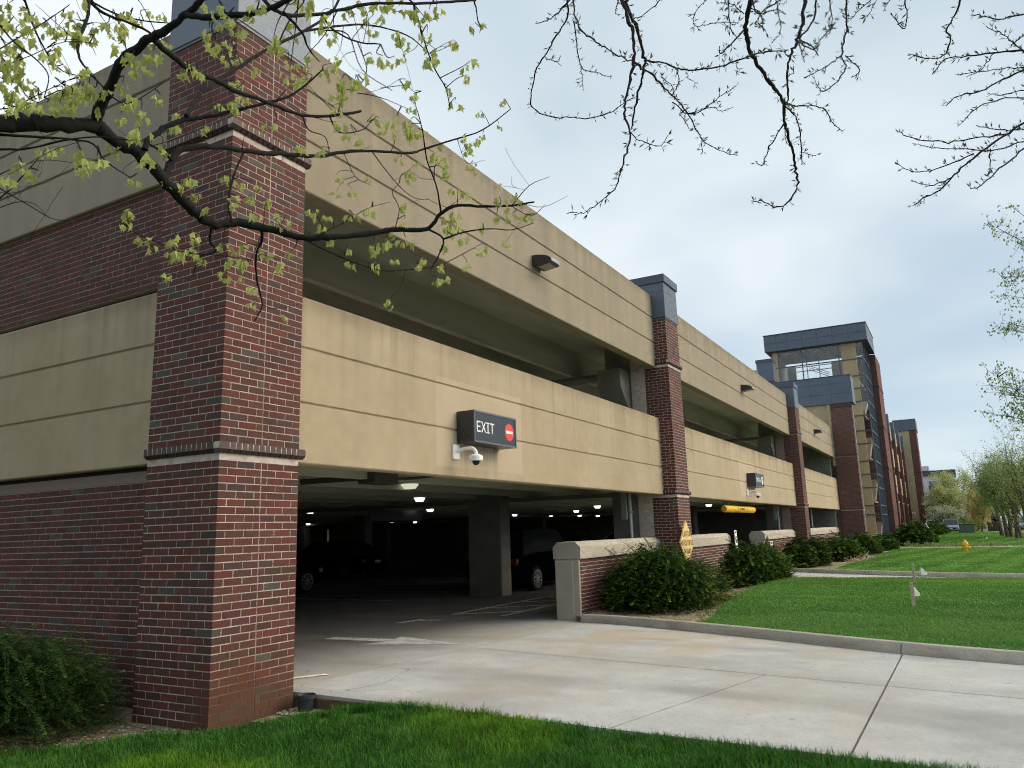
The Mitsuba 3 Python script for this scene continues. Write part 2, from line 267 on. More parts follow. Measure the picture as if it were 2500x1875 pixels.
def f_farbrick(p, n, uv):
    h = p.x + p.y; row = dr.floor(p.z / 0.0677); q = (h / 0.203 + 0.5 * (row - 2 * dr.floor(row / 2)))
    c = mix(mi.Color3f(0.080, 0.036, 0.033), mi.Color3f(0.118, 0.046, 0.040), cell_rand(q, row))
    fz = p.z / 0.0677 - row; fh = q - dr.floor(q)
    m = dr.maximum(dr.select(fz > 0.86, 1.0, 0.0), dr.select(fh > 0.95, 1.0, 0.0))
    return mix(c, mi.Color3f(0.26, 0.20, 0.18), 0.6 * m)
mat('far_brick', proc(f_farbrick), 0.8, spec=0.25)
scene['pane_glass'] = {'type': 'thindielectric', 'int_ior': 1.5}
mat('mullion', (0.075, 0.10, 0.13), 0.4, metal=0.4)
mat('tower_inner', (0.22, 0.235, 0.25), 0.8)
mat('bin_brown', (0.055, 0.04, 0.03), 0.7)
mat('bin_blue', (0.01, 0.055, 0.16), 0.5)
def lamp_bsdf(rad): return {'emitter': {'type': 'area', 'radiance': rgb(*rad)}}

# ---------------------------------------------------------------- measures of the building (metres; origin at the foot of the near pillar's corner, x along the long front, y into the building)
C = 0.0677; YS = 0.31
S0, S1, S2, S3 = 2.295, 4.083, 5.298, 7.085
WX, WY = 0.946, 0.974
PX = [12.81, 30.01]; X4 = 43.97
ZU, ZC = 5.295, 6.50
def zslab(x, y):
    x = np.asarray(x, float); y = np.asarray(y, float)
    z = 0.135 - 0.024 * np.clip(x - 0.95, 0, 7.4) + 0.013 * np.clip(y, -14, 0)
    return z
def sheet(poly, zf, cell=0.35, skirt=0.0, inset=0.0):
    """a surface over a polygon: triangulated with inner points, height zf(x, y); skirt: an edge wall that far down"""
    poly = Polygon(poly) if not isinstance(poly, Polygon) else poly
    ring = np.array(poly.exterior.segmentize(cell).coords)[:-1]
    x0, y0, x1, y1 = poly.bounds
    gx, gy = np.meshgrid(np.arange(x0, x1, cell) + cell * .37, np.arange(y0, y1, cell) + cell * .41)
    import shapely
    g = np.stack([gx.ravel(), gy.ravel()], 1); g = g[shapely.contains_xy(poly.buffer(-cell * .3), g[:, 0], g[:, 1])]
    P = np.vstack([ring, g])
    from scipy.spatial import Delaunay
    tri = Delaunay(P).simplices; cen = P[tri].mean(1); tri = tri[shapely.contains_xy(poly, cen[:, 0], cen[:, 1])]
    a, b, c = P[tri[:, 0]], P[tri[:, 1]], P[tri[:, 2]]
    flip = ((b - a)[:, 0] * (c - a)[:, 1] - (b - a)[:, 1] * (c - a)[:, 0]) < 0
    tri[flip] = tri[flip][:, ::-1]
    V = np.column_stack([P, zf(P[:, 0], P[:, 1])])
    if skirt:
        n = len(ring); base = len(V); W = V[:n].copy(); W[:, 2] -= skirt; V = np.vstack([V, W])
        i = np.arange(n); j = (i + 1) % n
        ccw = poly.exterior.is_ccw
        f1, f2 = np.stack([i, base + i, base + j], 1), np.stack([i, base + j, j], 1)
        if not ccw: f1, f2 = f1[:, ::-1], f2[:, ::-1]
        tri = np.vstack([tri, f1, f2])
    return trimesh.Trimesh(V, tri, process=False)

# ---------------------------------------------------------------- ground
struct('ground', box(-250, 700, -420, 400, -1.2, -0.32), 'soil', 'bare earth base of the site reaching to the horizon')
KERB1 = smooth_line([(8.12, 0.40), (8.02, -0.3), (7.62, -1.5), (7.05, -2.9), (6.45, -4.2), (6.02, -5.4), (5.75, -6.8), (5.6, -9.5), (5.55, -13)], 5)
KERB2 = smooth_line([(24.2, 0.2), (23.9, -0.5), (23.2, -1.5), (22.2, -3.2), (21.3, -5.0), (20.75, -6.8), (20.3, -9.5), (20.2, -13)], 5)
EDGE2 = [(18.9, 0.2), (18.4, -0.9), (17.5, -2.2), (16.9, -4.0), (16.3, -6.8), (16.1, -13)]
JX = lambda y: 4.43 + (y - 0.36) * 0.118
def kx(y): return float(np.interp(-y, -KERB1[:, 1], KERB1[:, 0]))
drive = num('driveway'); labels[drive] = {'label': 'pale concrete driveway with saw joints and tan stains', 'category': 'driveway', 'kind': 'structure'}
scene[drive] = plydict(sheet([(1.0, 0.6), (1.0, -13), (5.6, -13)] + [tuple(p) for p in KERB1[::-1][1:]] + [(8.2, 0.6)], lambda x, y: zslab(x, y) - 0.03, 0.5, 0.35), 'joint_dark')
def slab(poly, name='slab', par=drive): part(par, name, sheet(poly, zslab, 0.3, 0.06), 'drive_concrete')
g = 0.010
rows = [(0.30, -3.28, -3.55), (None, -4.74, -4.74), (None, -9, -9), (None, -13, -13)]
yj = lambda x, k: [0.30, -3.10 - 0.17 * (x - 1), -4.74, -8.6, -13][k]
for side, ks in ((0, (0, 1, 2, 3, 4)), (1, (0, 2, 3, 4))):
    for k, k2_ in zip(ks[:-1], ks[1:]):
        jl = lambda kk: (JX(yj(4.0, kk)), yj(JX(yj(4.0, kk)), kk))
        if side == 0:
            poly = [(1.0, yj(1.0, k) - g), (1.0, yj(1.0, k2_) + g), (jl(k2_)[0] - g, jl(k2_)[1] + g), (jl(k)[0] - g, jl(k)[1] - g)]
        else:
            ya, yb = yj(7.4, k) - g, yj(6.5, k2_) + g
            kk = [(p[0], p[1]) for p in KERB1 if yb < p[1] < ya]
            poly = [(jl(k)[0] + g, ya), (jl(k2_)[0] + g, yb), (kx(yb), yb)] + kk[::-1] + [(kx(ya) if k else 8.05, ya)]
        P = Polygon(poly)
        slab(P if P.is_valid else P.buffer(0))
part(drive, 'slab_edge', box(.975, .9995, -1.9, .30, -.2, .10), 'edge_brown')
# the garage floor: one sheet
floor_poly = [(0.5, 0.322), (44, 0.322), (44, 36), (0.5, 36)]
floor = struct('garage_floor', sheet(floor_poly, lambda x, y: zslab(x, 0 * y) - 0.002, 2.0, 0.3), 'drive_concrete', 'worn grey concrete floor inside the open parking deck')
def on_floor(poly, name, m, par, dz=0.004): part(par, name, sheet(poly, lambda x, y: zslab(x, np.minimum(y, 0)) + dz, 0.3), m)
on_floor([(4.15, 1.93), (4.70, 0.55), (5.18, 2.02), (4.85, 1.88), (4.78, 2.95), (4.48, 2.93), (4.55, 1.82)], 'painted_arrow', 'line_worn', floor)
on_floor([(1.02, 0.95), (1.05, 0.83), (1.92, 0.44), (1.92, 0.53)], 'painted_line', 'line_paint', floor)
on_floor([(7.0, 3.42), (12.9, 3.5), (12.9, 3.62), (7.0, 3.54)], 'painted_line', 'line_worn', floor)
on_floor([(8.3, 2.30), (13.5, 2.36), (13.5, 2.46), (8.3, 2.40)], 'painted_line', 'line_worn', floor)
for i in range(5):
    x = 7.4 + 1.35 * i
    on_floor([(x, 3.45), (x + .16, 3.45), (x + 1.0, 2.42), (x + .84, 2.42)], 'painted_line', 'line_worn', floor)
for x in np.arange(8.5, 30, 2.7): on_floor([(x, 7.0), (x + .1, 7.0), (x + .1, 12), (x, 12)], 'painted_line', 'line_worn', floor)

# second driveway
d2poly = [(19.2, 0.31)] + EDGE2 + [(20.2, -13)] + [tuple(p) for p in KERB2[::-1][1:]] + [(24.2, 0.31)]
drive2 = struct('driveway', sheet(Polygon([(p[0] - (1.2 if i in range(1, 1 + len(EDGE2)) else 0), p[1]) for i, p in enumerate(d2poly)]).buffer(0), lambda x, y: -0.075 + 0 * x, 1.0, 0.2), 'drive_concrete', 'second concrete driveway leading to the entrance further along the front')
def kerb(line, name, label, zf, w=0.17, h=0.13, joints=(), base=-0.16):
    """a kerb swept along a line: the road side is the left of the direction of travel... its profile has a rounded nose"""
    L = np.asarray(line); t = np.gradient(L, axis=0); t /= np.linalg.norm(t, axis=1, keepdims=True)
    nrm = np.stack([-t[:, 1], t[:, 0]], 1)                      # left of travel
    prof = [(0, base), (0.012, 0.02), (0.035, h * 0.62), (0.06, h * 0.92), (0.085, h), (w, h), (w, base)]
    V, n = [], len(prof)
    for p, m in zip(L, nrm):
        z = float(zf(p[0], p[1]))
        for a, b in prof: V.append((p[0] + m[0] * a, p[1] + m[1] * a, z + b))
    F = []
    for i in range(len(L) - 1):
        for j in range(n - 1):
            a, b, c, d = i * n + j, i * n + j + 1, (i + 1) * n + j + 1, (i + 1) * n + j
            F += [(a, c, b), (a, d, c)]
    for o in (0, (len(L) - 1) * n):
        for j in range(1, n - 1): F.append((o, o + j, o + j + 1))
    m = trimesh.Trimesh(V, F, process=False)
    return m
def split_line(line, cuts):
    L = np.asarray(line); s = np.concatenate([[0], np.cumsum(np.linalg.norm(np.diff(L, axis=0), axis=1))])
    e = [0] + list(cuts) + [s[-1]]; out = []
    for a, b in zip(e[:-1], e[1:]):
        q = np.arange(a + 0.006, b - 0.006, 0.2); q = np.append(q, b - 0.006)
        out.append(np.stack([np.interp(q, s, L[:, 0]), np.interp(q, s, L[:, 1])], 1))
    return out
k1 = num('kerb'); labels[k1] = {'label': 'weathered rounded concrete kerb along the near driveway and lawn', 'category': 'kerb', 'kind': 'structure'}
_s = np.concatenate([[0], np.cumsum(np.linalg.norm(np.diff(KERB1, axis=0), axis=1))]); jc = float(np.interp(4.72, -KERB1[:, 1], _s))
for seg in split_line(KERB1, [jc, jc + 3.4]): part(k1, 'kerb_stone', kerb(seg, '', '', zslab), 'kerb_concrete', 40)
k2 = num('kerb'); labels[k2] = {'label': 'concrete kerb on the far side of the second driveway', 'category': 'kerb', 'kind': 'structure'}
for seg in split_line(KERB2, [5.2]): part(k2, 'kerb_stone', kerb(seg, '', '', lambda x, y: -0.075), 'kerb_concrete', 40)

# lawns
def z_front(x, y):
    x = np.asarray(x, float); y = np.asarray(y, float)
    t = np.clip((-y - 0.25) / 1.3, 0, 1); t = t * t * (3 - 2 * t); e = np.clip((x + 0.6) / 1.6, 0, 1)
    return 0.012 + (zslab(1.0, y) - 0.035) * t * e + 0.012 * np.sin(x * 2.1 + 1) * np.sin(y * 1.7)
struct('lawn', sheet([(-9, -12), (0.985, -12), (0.985, -0.42), (0.70, -0.30), (0.30, -0.22), (0.02, -0.10), (-0.3, 0.35), (-0.75, 0.62), (-1.3, 1.15), (-2.5, 2.0), (-9, 3.5)], z_front, 0.3, 0.2), 'lawn_base', 'lawn under the trees at the foot of the near pillar')
struct('mulch_bed', sheet([(-9, 3.7), (-2.6, 2.15), (-1.3, 1.25), (-0.75, 0.70), (-0.3, 0.42), (0.0, 0.0), (0.5, 0.2), (0.5, 9), (-9, 9)], lambda x, y: 0.0 * x - 0.004 + 0.012 * np.sin(5 * x) * np.sin(4 * y), 0.3, 0.2), 'mulch', 'soil and wood chip bed along the side wall')
struct('gravel_bed', sheet([(0.45, -0.32), (0.98, -0.46), (0.98, 0.3), (0.45, 0.3)], lambda x, y: 0 * x - 0.006, 0.2, 0.1), 'mulch', 'small bed of gravel between pillar and driveway')
K1B = [(p[0] + .155, p[1]) for p in KERB1]
def z_b(x, y):
    x = np.asarray(x, float); y = np.asarray(y, float)
    w = np.clip((x - 8.0) / 6.0, 0, 1)
    return zslab(np.minimum(x, 8.3), y) + 0.105 + (0.115 - zslab(8.3, y)) * w * w * (3 - 2 * w) * np.clip(-y / 1.5, 0.4, 1) * .95 - 0.24 * np.clip((x - 15.6) / 2.6, 0, 1) ** 2
lawn_b_edge = [(18.1, -2.3), (17.4, -4.0), (16.8, -6.8), (16.6, -13)]
bed1 = [(8.3, 0.55)] + [(x, y) for x, y in K1B if y > -1.75] + [(8.6, -1.75), (9.6, -1.72), (11.3, -1.55), (13.4, -1.55), (15.4, -1.6), (17.0, -1.9), (18.0, -2.3), (18.7, -0.9), (19.1, 0.55)]
lawn_b = Polygon([(8.6, -1.72)] + [(x, y) for x, y in K1B if y < -1.72] + lawn_b_edge[::-1] + [(17.0, -1.87), (15.4, -1.57), (13.4, -1.52), (11.3, -1.52), (9.6, -1.69)])
if not lawn_b.is_valid: lawn_b = lawn_b.buffer(0)
struct('lawn', sheet(lawn_b, z_b, 0.45, 0.3), 'mown_base', 'mown lawn island between the two driveways')
struct('mulch_bed', sheet(Polygon(bed1).buffer(0), lambda x, y: z_b(x, y) - 0.012, 0.4, 0.3), 'mulch', 'bare earth bed with dry clippings under the yew row')
K2B = [(p[0] + .155, p[1]) for p in KERB2]
def z_c(x, y): return 0.045 + 0.02 * np.sin(np.asarray(x) * .21) + 0 * np.asarray(y) + 0.0012 * np.clip(np.asarray(x) - 44, 0, 200)
lawn_c = Polygon([(24.9, -1.72)] + [(x, y) for x, y in K2B if y < -1.72] + [(43.6, -13), (44.3, -2.3), (38, -2.3), (31, -2.1), (27, -1.75)])
struct('lawn', sheet(lawn_c.buffer(0), z_c, 1.0, 0.3), 'mown_base', 'striped lawn with the yellow hydrant beyond the second driveway')
struct('mulch_bed', sheet(Polygon([(24.3, 0.55)] + [(x, y) for x, y in K2B if y > -1.75] + [(24.9, -1.75), (27, -1.78), (31, -2.13), (38, -2.33), (44.3, -2.33), (66, -3.2), (66, 0.3), (58, 0.3), (44, 0.55)]).buffer(0), lambda x, y: z_c(x, y) - 0.012, 0.8, 0.3), 'mulch', 'earth bed under the far row of yews')
struct('path', sheet([(44.3, -2.33), (43.6, -13), (44.9, -13), (45.5, -2.36)], lambda x, y: z_c(x, y) + 0.012, 1.0, 0.2), 'walk', 'narrow concrete path crossing to the stair tower')
struct('mulch_bed', sheet([(45.5, -2.4), (44.9, -13), (47.6, -13), (48.0, -2.45)], z_c, 1.0, 0.2), 'mulch', 'planting bed with small green tufts behind the hydrant')
struct('lawn', sheet([(48.0, -2.45), (47.6, -14), (58, -11.5), (70, -10.9), (104, -12), (108, -5), (96, -4), (66, -3.2)], z_c, 3.0, 0.3), 'mown_base', 'lawn rising to the row of street trees')
struct('pavement', sheet([(40, -18), (140, -18), (140, -12.8), (104, -12.0), (70, -10.9), (58, -11.5), (47.6, -14)], lambda x, y: z_c(x, y) + 0.02, 6.0, 0.3), 'walk', 'pale pavement beside the street trees')
struct('car_park', sheet([(96, -4), (108, -5), (104, -12), (140, -12.8), (260, -16), (260, 20), (121, 4), (121, -2)], lambda x, y: z_c(x, y) - 0.03, 8.0, 0.3), 'asphalt', 'asphalt yard at the far end of the building')
struct('road', box(-120, 400, -34, -18.2, -0.6, -0.02), 'asphalt', 'asphalt road along the street side')

# ---------------------------------------------------------------- brickwork
def brick_box(B, x0, x1, y0, y1, z0, z1):
    j = rng.uniform(-0.0012, 0.0012)
    B.append((x0, x1, y0, y1, z0, z1, rng.random(), rng.random(), j))
def spans(L, cuts): return cuts
RA = [(0.204, .398), (.408, .472), (.487, .547), (.557, .751), (.761, .9455)]
RB = [(0.102, .296), (.306, .472), (.487, .650), (.660, .854), (.864, .9455)]
RA2 = [(0.204, .398), (.408, .602), (.612, .806), (.816, .9395)]
RB2 = [(0.102, .296), (.306, .5), (.51, .704), (.714, .908), (.918, .9395)]
def side_cuts(first, depth):
    out, y = [], first + 0.01
    while y < depth - 0.03:
        out.append((y, min(y + 0.194, depth))); y += 0.204
    return out
def pillar_bricks(x0, width_cuts, depth, zr, y0=0.0, parity=0):
    """bricks of a pillar whose front corner stands at (x0, y0): wraps the corner, front in +x, side in +y"""
    B = []; D = 0.03
    for za, zb in zr:
        n = int(round((zb - za) / C)); c = (zb - za) / n
        for k in range(n):
            z0, z1 = za + k * c, za + (k + 1) * c - 0.0095
            even = (k + parity) % 2 == 0
            if even:
                brick_box(B, x0, x0 + .194, y0, y0 + .092, z0, z1)
                for a, b in width_cuts[0]: brick_box(B, x0 + a, x0 + b, y0, y0 + D, z0, z1)
                for a, b in side_cuts(.092, depth): brick_box(B, x0, x0 + D, y0 + a, y0 + b, z0, z1)
            else:
                brick_box(B, x0, x0 + .092, y0, y0 + .194, z0, z1)
                for a, b in width_cuts[1]: brick_box(B, x0 + a, x0 + b, y0, y0 + D, z0, z1)
                for a, b in side_cuts(.194, depth): brick_box(B, x0, x0 + D, y0 + a, y0 + b, z0, z1)
    return B
def emit_bricks(parent, B, keep, tone=(.6, .4)):
    """the nearest (largest in view) bricks as parts of their own, the rest joined as one part"""
    B = sorted(B, key=lambda b: dist(((b[0] + b[1]) / 2, (b[2] + b[3]) / 2, (b[4] + b[5]) / 2)))
    for b in B[:keep]:
        m = MB().box(b[0] - b[8], b[1] + b[8] * 0, b[2] - b[8], b[3], b[4], b[5], (b[6], tone[0] + tone[1] * b[7]))
        part(parent, 'brick', m.tm(), 'brick', uv=m.uv())
    if B[keep:]:
        m = MB()
        for b in B[keep:]: m.box(b[0] - b[8], b[1], b[2] - b[8], b[3], b[4], b[5], (b[6], tone[0] + tone[1] * b[7]))
        part(parent, 'small_brickwork', m.tm(), 'brick', uv=m.uv(), kind='stuff')
def wall_bricks_y(xf, y0, y1, zr, phase=0.0):       # wall in the plane x = xf facing -x
    B = []
    for za, zb in zr:
        n = int(round((zb - za) / C)); c = (zb - za) / n
        for k in range(n):
            z0, z1 = za + k * c, za + (k + 1) * c - 0.0095
            y = y0 - ((k % 2) * 0.102 + phase)
            while y < y1:
                a, b = max(y, y0), min(y + .194, y1)
                if b - a > 0.02: brick_box(B, xf, xf + .03, a, b, z0, z1)
                y += .204
    return B
def wall_bricks_x(yf, x0, x1, zr, phase=0.0):
    B = []
    for za, zb in zr:
        n = int(round((zb - za) / C)); c = (zb - za) / n
        for k in range(n):
            z0, z1 = za + k * c, za + (k + 1) * c - 0.0095
            x = x0 - ((k % 2) * 0.102 + phase)
            while x < x1:
                a, b = max(x, x0), min(x + .194, x1)
                if b - a > 0.02: brick_box(B, a, b, yf, yf + .03, z0, z1)
                x += .204
    return B

GAR = thing('parking_garage', 'long brick and tan concrete parking garage with open decks', 'building')
def ledge(parent, x0, w, y0, d, z, joint=None):
    """projecting course of dark bricks on edge, with its pale mortar band below"""
    zb = z
    m = MB(); e = 0.004
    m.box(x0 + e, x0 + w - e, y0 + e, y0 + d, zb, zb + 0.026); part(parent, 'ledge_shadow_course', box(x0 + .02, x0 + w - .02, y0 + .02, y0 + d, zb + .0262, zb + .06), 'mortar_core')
    part(parent, 'mortar_band', m.tm(), 'mortar_pale')
    z0, z1, o, oi = zb + 0.055, zb + 0.148, 0.048, 0.018
    def wedge(a, b, u):     # front brick from a to b along x
        V = [(a, y0 - oi, z0), (b, y0 - oi, z0), (b, y0 - o, z0 + .03), (a, y0 - o, z0 + .03), (b, y0 - o + .004, z1), (a, y0 - o + .004, z1), (b, y0 + .02, z1 + .006), (a, y0 + .02, z1 + .006), (a, y0 + .02, z0), (b, y0 + .02, z0)]
        F = [(0, 1, 2), (0, 2, 3), (3, 2, 4), (3, 4, 5), (5, 4, 6), (5, 6, 7), (8, 9, 1), (8, 1, 0), (0, 3, 5), (0, 5, 7), (0, 7, 8), (1, 4, 2), (1, 6, 4), (1, 9, 6)]
        return np.array(V), F
    def emit(V, F):
        u = (rng.random(), .5); mm = MB().add(V, F, u); part(parent, 'ledge_brick', mm.tm(), 'ledge_brick', uv=mm.uv())
    # front run, the two end bricks are long corner bricks
    xs = [x0 - o]; x = x0 + 0.075
    while x < x0 + w - 0.06: xs.append(x); x += 0.0665
    xs.append(x0 + w + o)
    for a, b in zip(xs[:-1], xs[1:]): emit(*wedge(a + .0055, b - .0055, 0))
    ys = [y0 + 0.021]; y = y0 + 0.115
    while y < y0 + d - 0.04: ys.append(y); y += 0.0665
    ys.append(y0 + d)
    for a, b in zip(ys[:-1], ys[1:]):
        V, F = wedge(a + .0055, b - .0055, 0); V = V - [0, y0, 0]
        W = np.stack([x0 + V[:, 1], V[:, 0], V[:, 2]], 1); emit(W, [f[::-1] for f in F])
    part(parent, 'mortar_core', box(x0 - o + .004, x0 + w + o - .004, y0 - o + .004, y0 + d, z0 + .032, z1 - .002), 'mortar_pale')
def metal_cap(parent, x0, w, y0, d, z0, z1, seams=()):
    e = 0.02
    key = part(parent, 'metal_cap', bevel_box(x0 - e, x0 + w + e, y0 - e, y0 + d + e, z0, z1 - 0.2, .006), 'panel_metal')
    part(parent, 'metal_cap', bevel_box(x0 - 0.055, x0 + w + 0.055, y0 - 0.055, y0 + d + .055, z1 - 0.2, z1, .006), 'panel_trim')
    part(parent, 'flashing', box(x0 - .012, x0 + w + .012, y0 - .012, y0 + d + .012, z0 - .03, z0 - .001), 'sign_black')
    for s in seams: part(parent, 'panel_seam', box(x0 - e - .002, x0 + w + e + .002, y0 - e - .002, y0 + d, s, s + .012), 'panel_trim')
CAPT = 7.56
# near corner pillar
ZR = [(0.0 - 2 * C, 33 * C), (2.388, ZU), (5.448, ZC - 0.03)]
P = f'{GAR}__brick_pillar'; used[P] = 1
Bk = pillar_bricks(0, (RA, RB), WY, ZR)
emit_bricks(P, Bk, 300)
I = 0.0035
part(P, 'mortar', box(I, WX - I, I, WY, -0.3, ZC - .03), 'mortar')
part(P, 'sealant_joint', box(.4735, .4855, .0035, .02, -0.1, 2.236), 'sealant'); part(P, 'sealant_joint', box(.4735, .4855, .0035, .02, 2.39, ZU), 'sealant'); part(P, 'sealant_joint', box(.4735, .4855, .0035, .02, 5.45, ZC - .03), 'sealant')
ledge(P, 0, WX, 0, WY, 33 * C); ledge(P, 0, WX, 0, WY, ZU)
metal_cap(P, 0, WX, 0, WY, ZC, CAPT + .25)
# the further pillars along the front
for i, px in enumerate(PX):
    Pk = f'{GAR}__brick_pillar_{i + 1:03d}'; used[P] += 1
    B2 = pillar_bricks(px, (RA2, RB2), 0.59, ZR, parity=1)
    emit_bricks(Pk, B2, 120 if i == 0 else 0)
    part(Pk, 'mortar', box(px + I, px + .9395 - I, I, .95, -0.3, ZC - .03), 'mortar_far' if i else 'mortar')
    for z in (33 * C, ZU):
        if i == 0: ledge(Pk, px, .9395, 0, .59, z)
    if i:
        for z in (33 * C, ZU): part(Pk, 'brick_ledge', box(px - .03, px + .97, -.03, .6, z + .055, z + .148), 'ledge_brick')
    if i:
        for z in (33 * C, ZU): part(Pk, 'mortar_band', box(px + .004, px + .936, .004, .59, z, z + .052), 'mortar_pale'); part(Pk, 'mortar_band', box(px - .02, px + .96, -.02, .6, z + .1485, z + .156), 'mortar_pale')
    metal_cap(Pk, px, .9395, 0, .93, ZC, CAPT, (CAPT - .42,))
# spandrels
def groove_profile(z0, z1, grooves, t, d=0.022, h=0.020):
    p = [(0.012, z0), (0, z0 + 0.012)]
    for gz in grooves: p += [(0, gz - h), (d, gz - h * .55), (d, gz + h * .35), (0, gz + h)]
    p += [(0, z1 - .012), (.012, z1), (t, z1), (t, z0)]
    return p
def spandrel_x(x0, x1, z0, z1, gr, t=0.2):
    pts = groove_profile(z0, z1, gr, t)
    m = trimesh.creation.extrude_polygon(Polygon(pts), x1 - x0, engine='earcut'); V = m.vertices.copy()
    return trimesh.Trimesh(np.stack([V[:, 2] + x0, YS + V[:, 0], V[:, 1]], 1), m.faces, process=False)
def spandrel_y(y0, y1, z0, z1, gr, t=0.2):
    pts = groove_profile(z0, z1, gr, t)
    m = trimesh.creation.extrude_polygon(Polygon(pts), y1 - y0, engine='earcut'); V = m.vertices.copy()
    return trimesh.Trimesh(np.stack([YS + V[:, 0], V[:, 2] + y0, V[:, 1]], 1), m.faces[:, ::-1], process=False)
GL, GU = (2.928, 3.522), (5.905, 6.518)
for x0, x1 in ((WX + .012, PX[0] - .012), (PX[0] + .952, PX[1] - .012), (PX[1] + .952, X4 - .02)):
    part(GAR, 'concrete_spandrel', spandrel_x(x0, x1, S0, S1, GL), 'beige'); part(GAR, 'concrete_spandrel', spandrel_x(x0, x1, S2, S3, GU), 'beige')
part(GAR, 'concrete_spandrel', spandrel_y(WY + .01, 14, S0, S1, GL), 'beige'); part(GAR, 'concrete_spandrel', spandrel_y(WY + .01, 14, S2, S3, GU), 'beige')
XW = 0.37
W1 = f'{GAR}__brick_wall'; used[W1] = 2
emit_bricks(W1, wall_bricks_y(XW, WY, 6.0, [(-C, 33 * C - 0.10)], .05), 290, (.25, .45))  # lower tone paints the side wall's shade into its bricks
part(W1, 'mortar', box(XW + I, .50, WY, 14, -0.3, 33 * C - .105), 'mortar_shaded'); part(W1, 'lintel_strip', box(XW + .012, .50, WY, 14, 33 * C - .10, S0 - .05), 'mortar_core'); part(W1, 'backing', box(.44, .51, WY, 14, S0 - .049, S0 + .2), 'joint_dark')
W2 = f'{GAR}__brick_wall_001'
emit_bricks(W2, wall_bricks_y(XW, WY, 6.4, [(S1 + .085, S2 - .008)], .1), 220, (.3, .45))  # upper bricks also toned down, shade painted into their colour
part(W2, 'mortar', box(XW + I, .50, WY, 14, S1 + .08, S2 + .1), 'mortar_shaded'); part(W2, 'backing', box(.45, .512, WY, 14, S1 - .1, S1 + .079), 'joint_dark')
# decks and roof
part(GAR, 'deck', box(.52, 44, .515, 36, 2.96, 3.08), 'rib_concrete'); part(GAR, 'roof_deck', box(.52, 44, .515, 36, 6.03, 6.15), 'rib_concrete')
for zb, zt in ((2.43, 2.958), (5.36, 6.028)):
    for y in np.arange(2.5, 34, 1.5): part(GAR, 'deck_rib', box(.6, 43.8, y, y + .15, zb, zt), 'rib_concrete')
for x in (13.0, 30.2):
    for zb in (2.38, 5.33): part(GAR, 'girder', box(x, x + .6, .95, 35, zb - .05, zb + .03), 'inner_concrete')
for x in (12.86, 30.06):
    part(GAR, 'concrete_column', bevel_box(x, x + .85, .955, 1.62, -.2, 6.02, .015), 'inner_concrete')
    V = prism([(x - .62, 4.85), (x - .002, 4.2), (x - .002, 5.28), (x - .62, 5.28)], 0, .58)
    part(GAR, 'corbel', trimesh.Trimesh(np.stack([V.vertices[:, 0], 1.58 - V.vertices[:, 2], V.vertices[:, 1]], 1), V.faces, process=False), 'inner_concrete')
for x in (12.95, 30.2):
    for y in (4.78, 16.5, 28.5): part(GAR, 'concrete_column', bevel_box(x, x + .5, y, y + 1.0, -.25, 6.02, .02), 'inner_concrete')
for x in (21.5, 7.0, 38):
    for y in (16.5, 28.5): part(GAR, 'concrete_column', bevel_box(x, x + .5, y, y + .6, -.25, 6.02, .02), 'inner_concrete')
# back and far sides
m = MB().box(.5, 44, 36, 36.25, -.3, 1.15).box(.5, 44, 36, 36.25, 2.2, 4.3).box(.5, 44, 36, 36.25, 5.3, 7.0)
m.box(.5, 37, 36.004, 36.24, 1.15, 2.2)  # lower openings filled in to keep daylight out of the deck
for x in np.arange(37, 44, 3.5): m.box(x, x + 3.3, 36.004, 36.24, 1.15, 2.2)
for x in np.arange(.5, 44, 7.2): m.box(x, x + 5.8, 36.004, 36.24, 4.3, 5.3)
part(GAR, 'rear_wall', m.tm(), 'beige_plain')
part(GAR, 'end_wall', box(43.6, 43.9, .53, 36, -.3, 7.2), 'inner_concrete'); part(GAR, 'end_wall', box(.512, .53, .98, 36, -.3, 6.02), 'inner_concrete')
# pillar of the far roof side
q = on(1800 + 325 / 5.53, 750 + 880 / 5.53, 0, 44)
rp = f'{GAR}__brick_pillar_003'
part(rp, 'brick_shaft', box(44.2, 45.1, 3.35, 4.2, 6.0, 10.25), 'far_brick'); metal_cap(rp, 44.2, .9, 3.32, .95, 10.28, 11.68, (10.9,)); part(GAR, 'roof_parapet', box(44.1, 44.3, 4.2, 7.5, 6.0, 11.05), 'beige_plain')

# ---------------------------------------------------------------- guard walls of brick with precast coping
def guard_wall(x0, x1, post_left, label, keep):
    k = thing('guard_wall', label, 'wall', 'low brick guard walls with precast coping')
    zb = -0.12
    emit_bricks(k, wall_bricks_x(.52, x0 + (.0 if post_left else 0), x1, [(1.03 - 17 * C, 1.03)], .07), keep)
    part(k, 'mortar', box(x0, x1, .52 + I, .95, zb, 1.03), 'mortar')
    pr = [(.0, 1.035), (.55, 1.035), (.55, 1.24), (.46, 1.335), (.10, 1.335), (.0, 1.24)]
    m = trimesh.creation.extrude_polygon(Polygon(pr), x1 - x0 + .05, engine='earcut'); V = m.vertices
    part(k, 'coping', trimesh.Trimesh(np.stack([V[:, 2] + x0 - (.05 if post_left else 0), .465 + V[:, 0], V[:, 1]], 1), m.faces, process=False), 'precast')
    if post_left:
        part(k, 'end_post', bevel_box(x0 - .05, x0 - .003, .50, .99, zb - .1, 1.03, .012), 'precast'); part(k, 'end_panel', bevel_box(x0 - .075, x0 - .051, .62, .97, zb - .1, 1.0, .01), 'precast')
    return k
guard_wall(8.45, PX[0] - .004, True, 'low brick guard wall with cast stone end post beside the near driveway', 160)
guard_wall(PX[0] + .945, 19.15, False, 'low brick guard wall behind the diamond caution sign', 40)
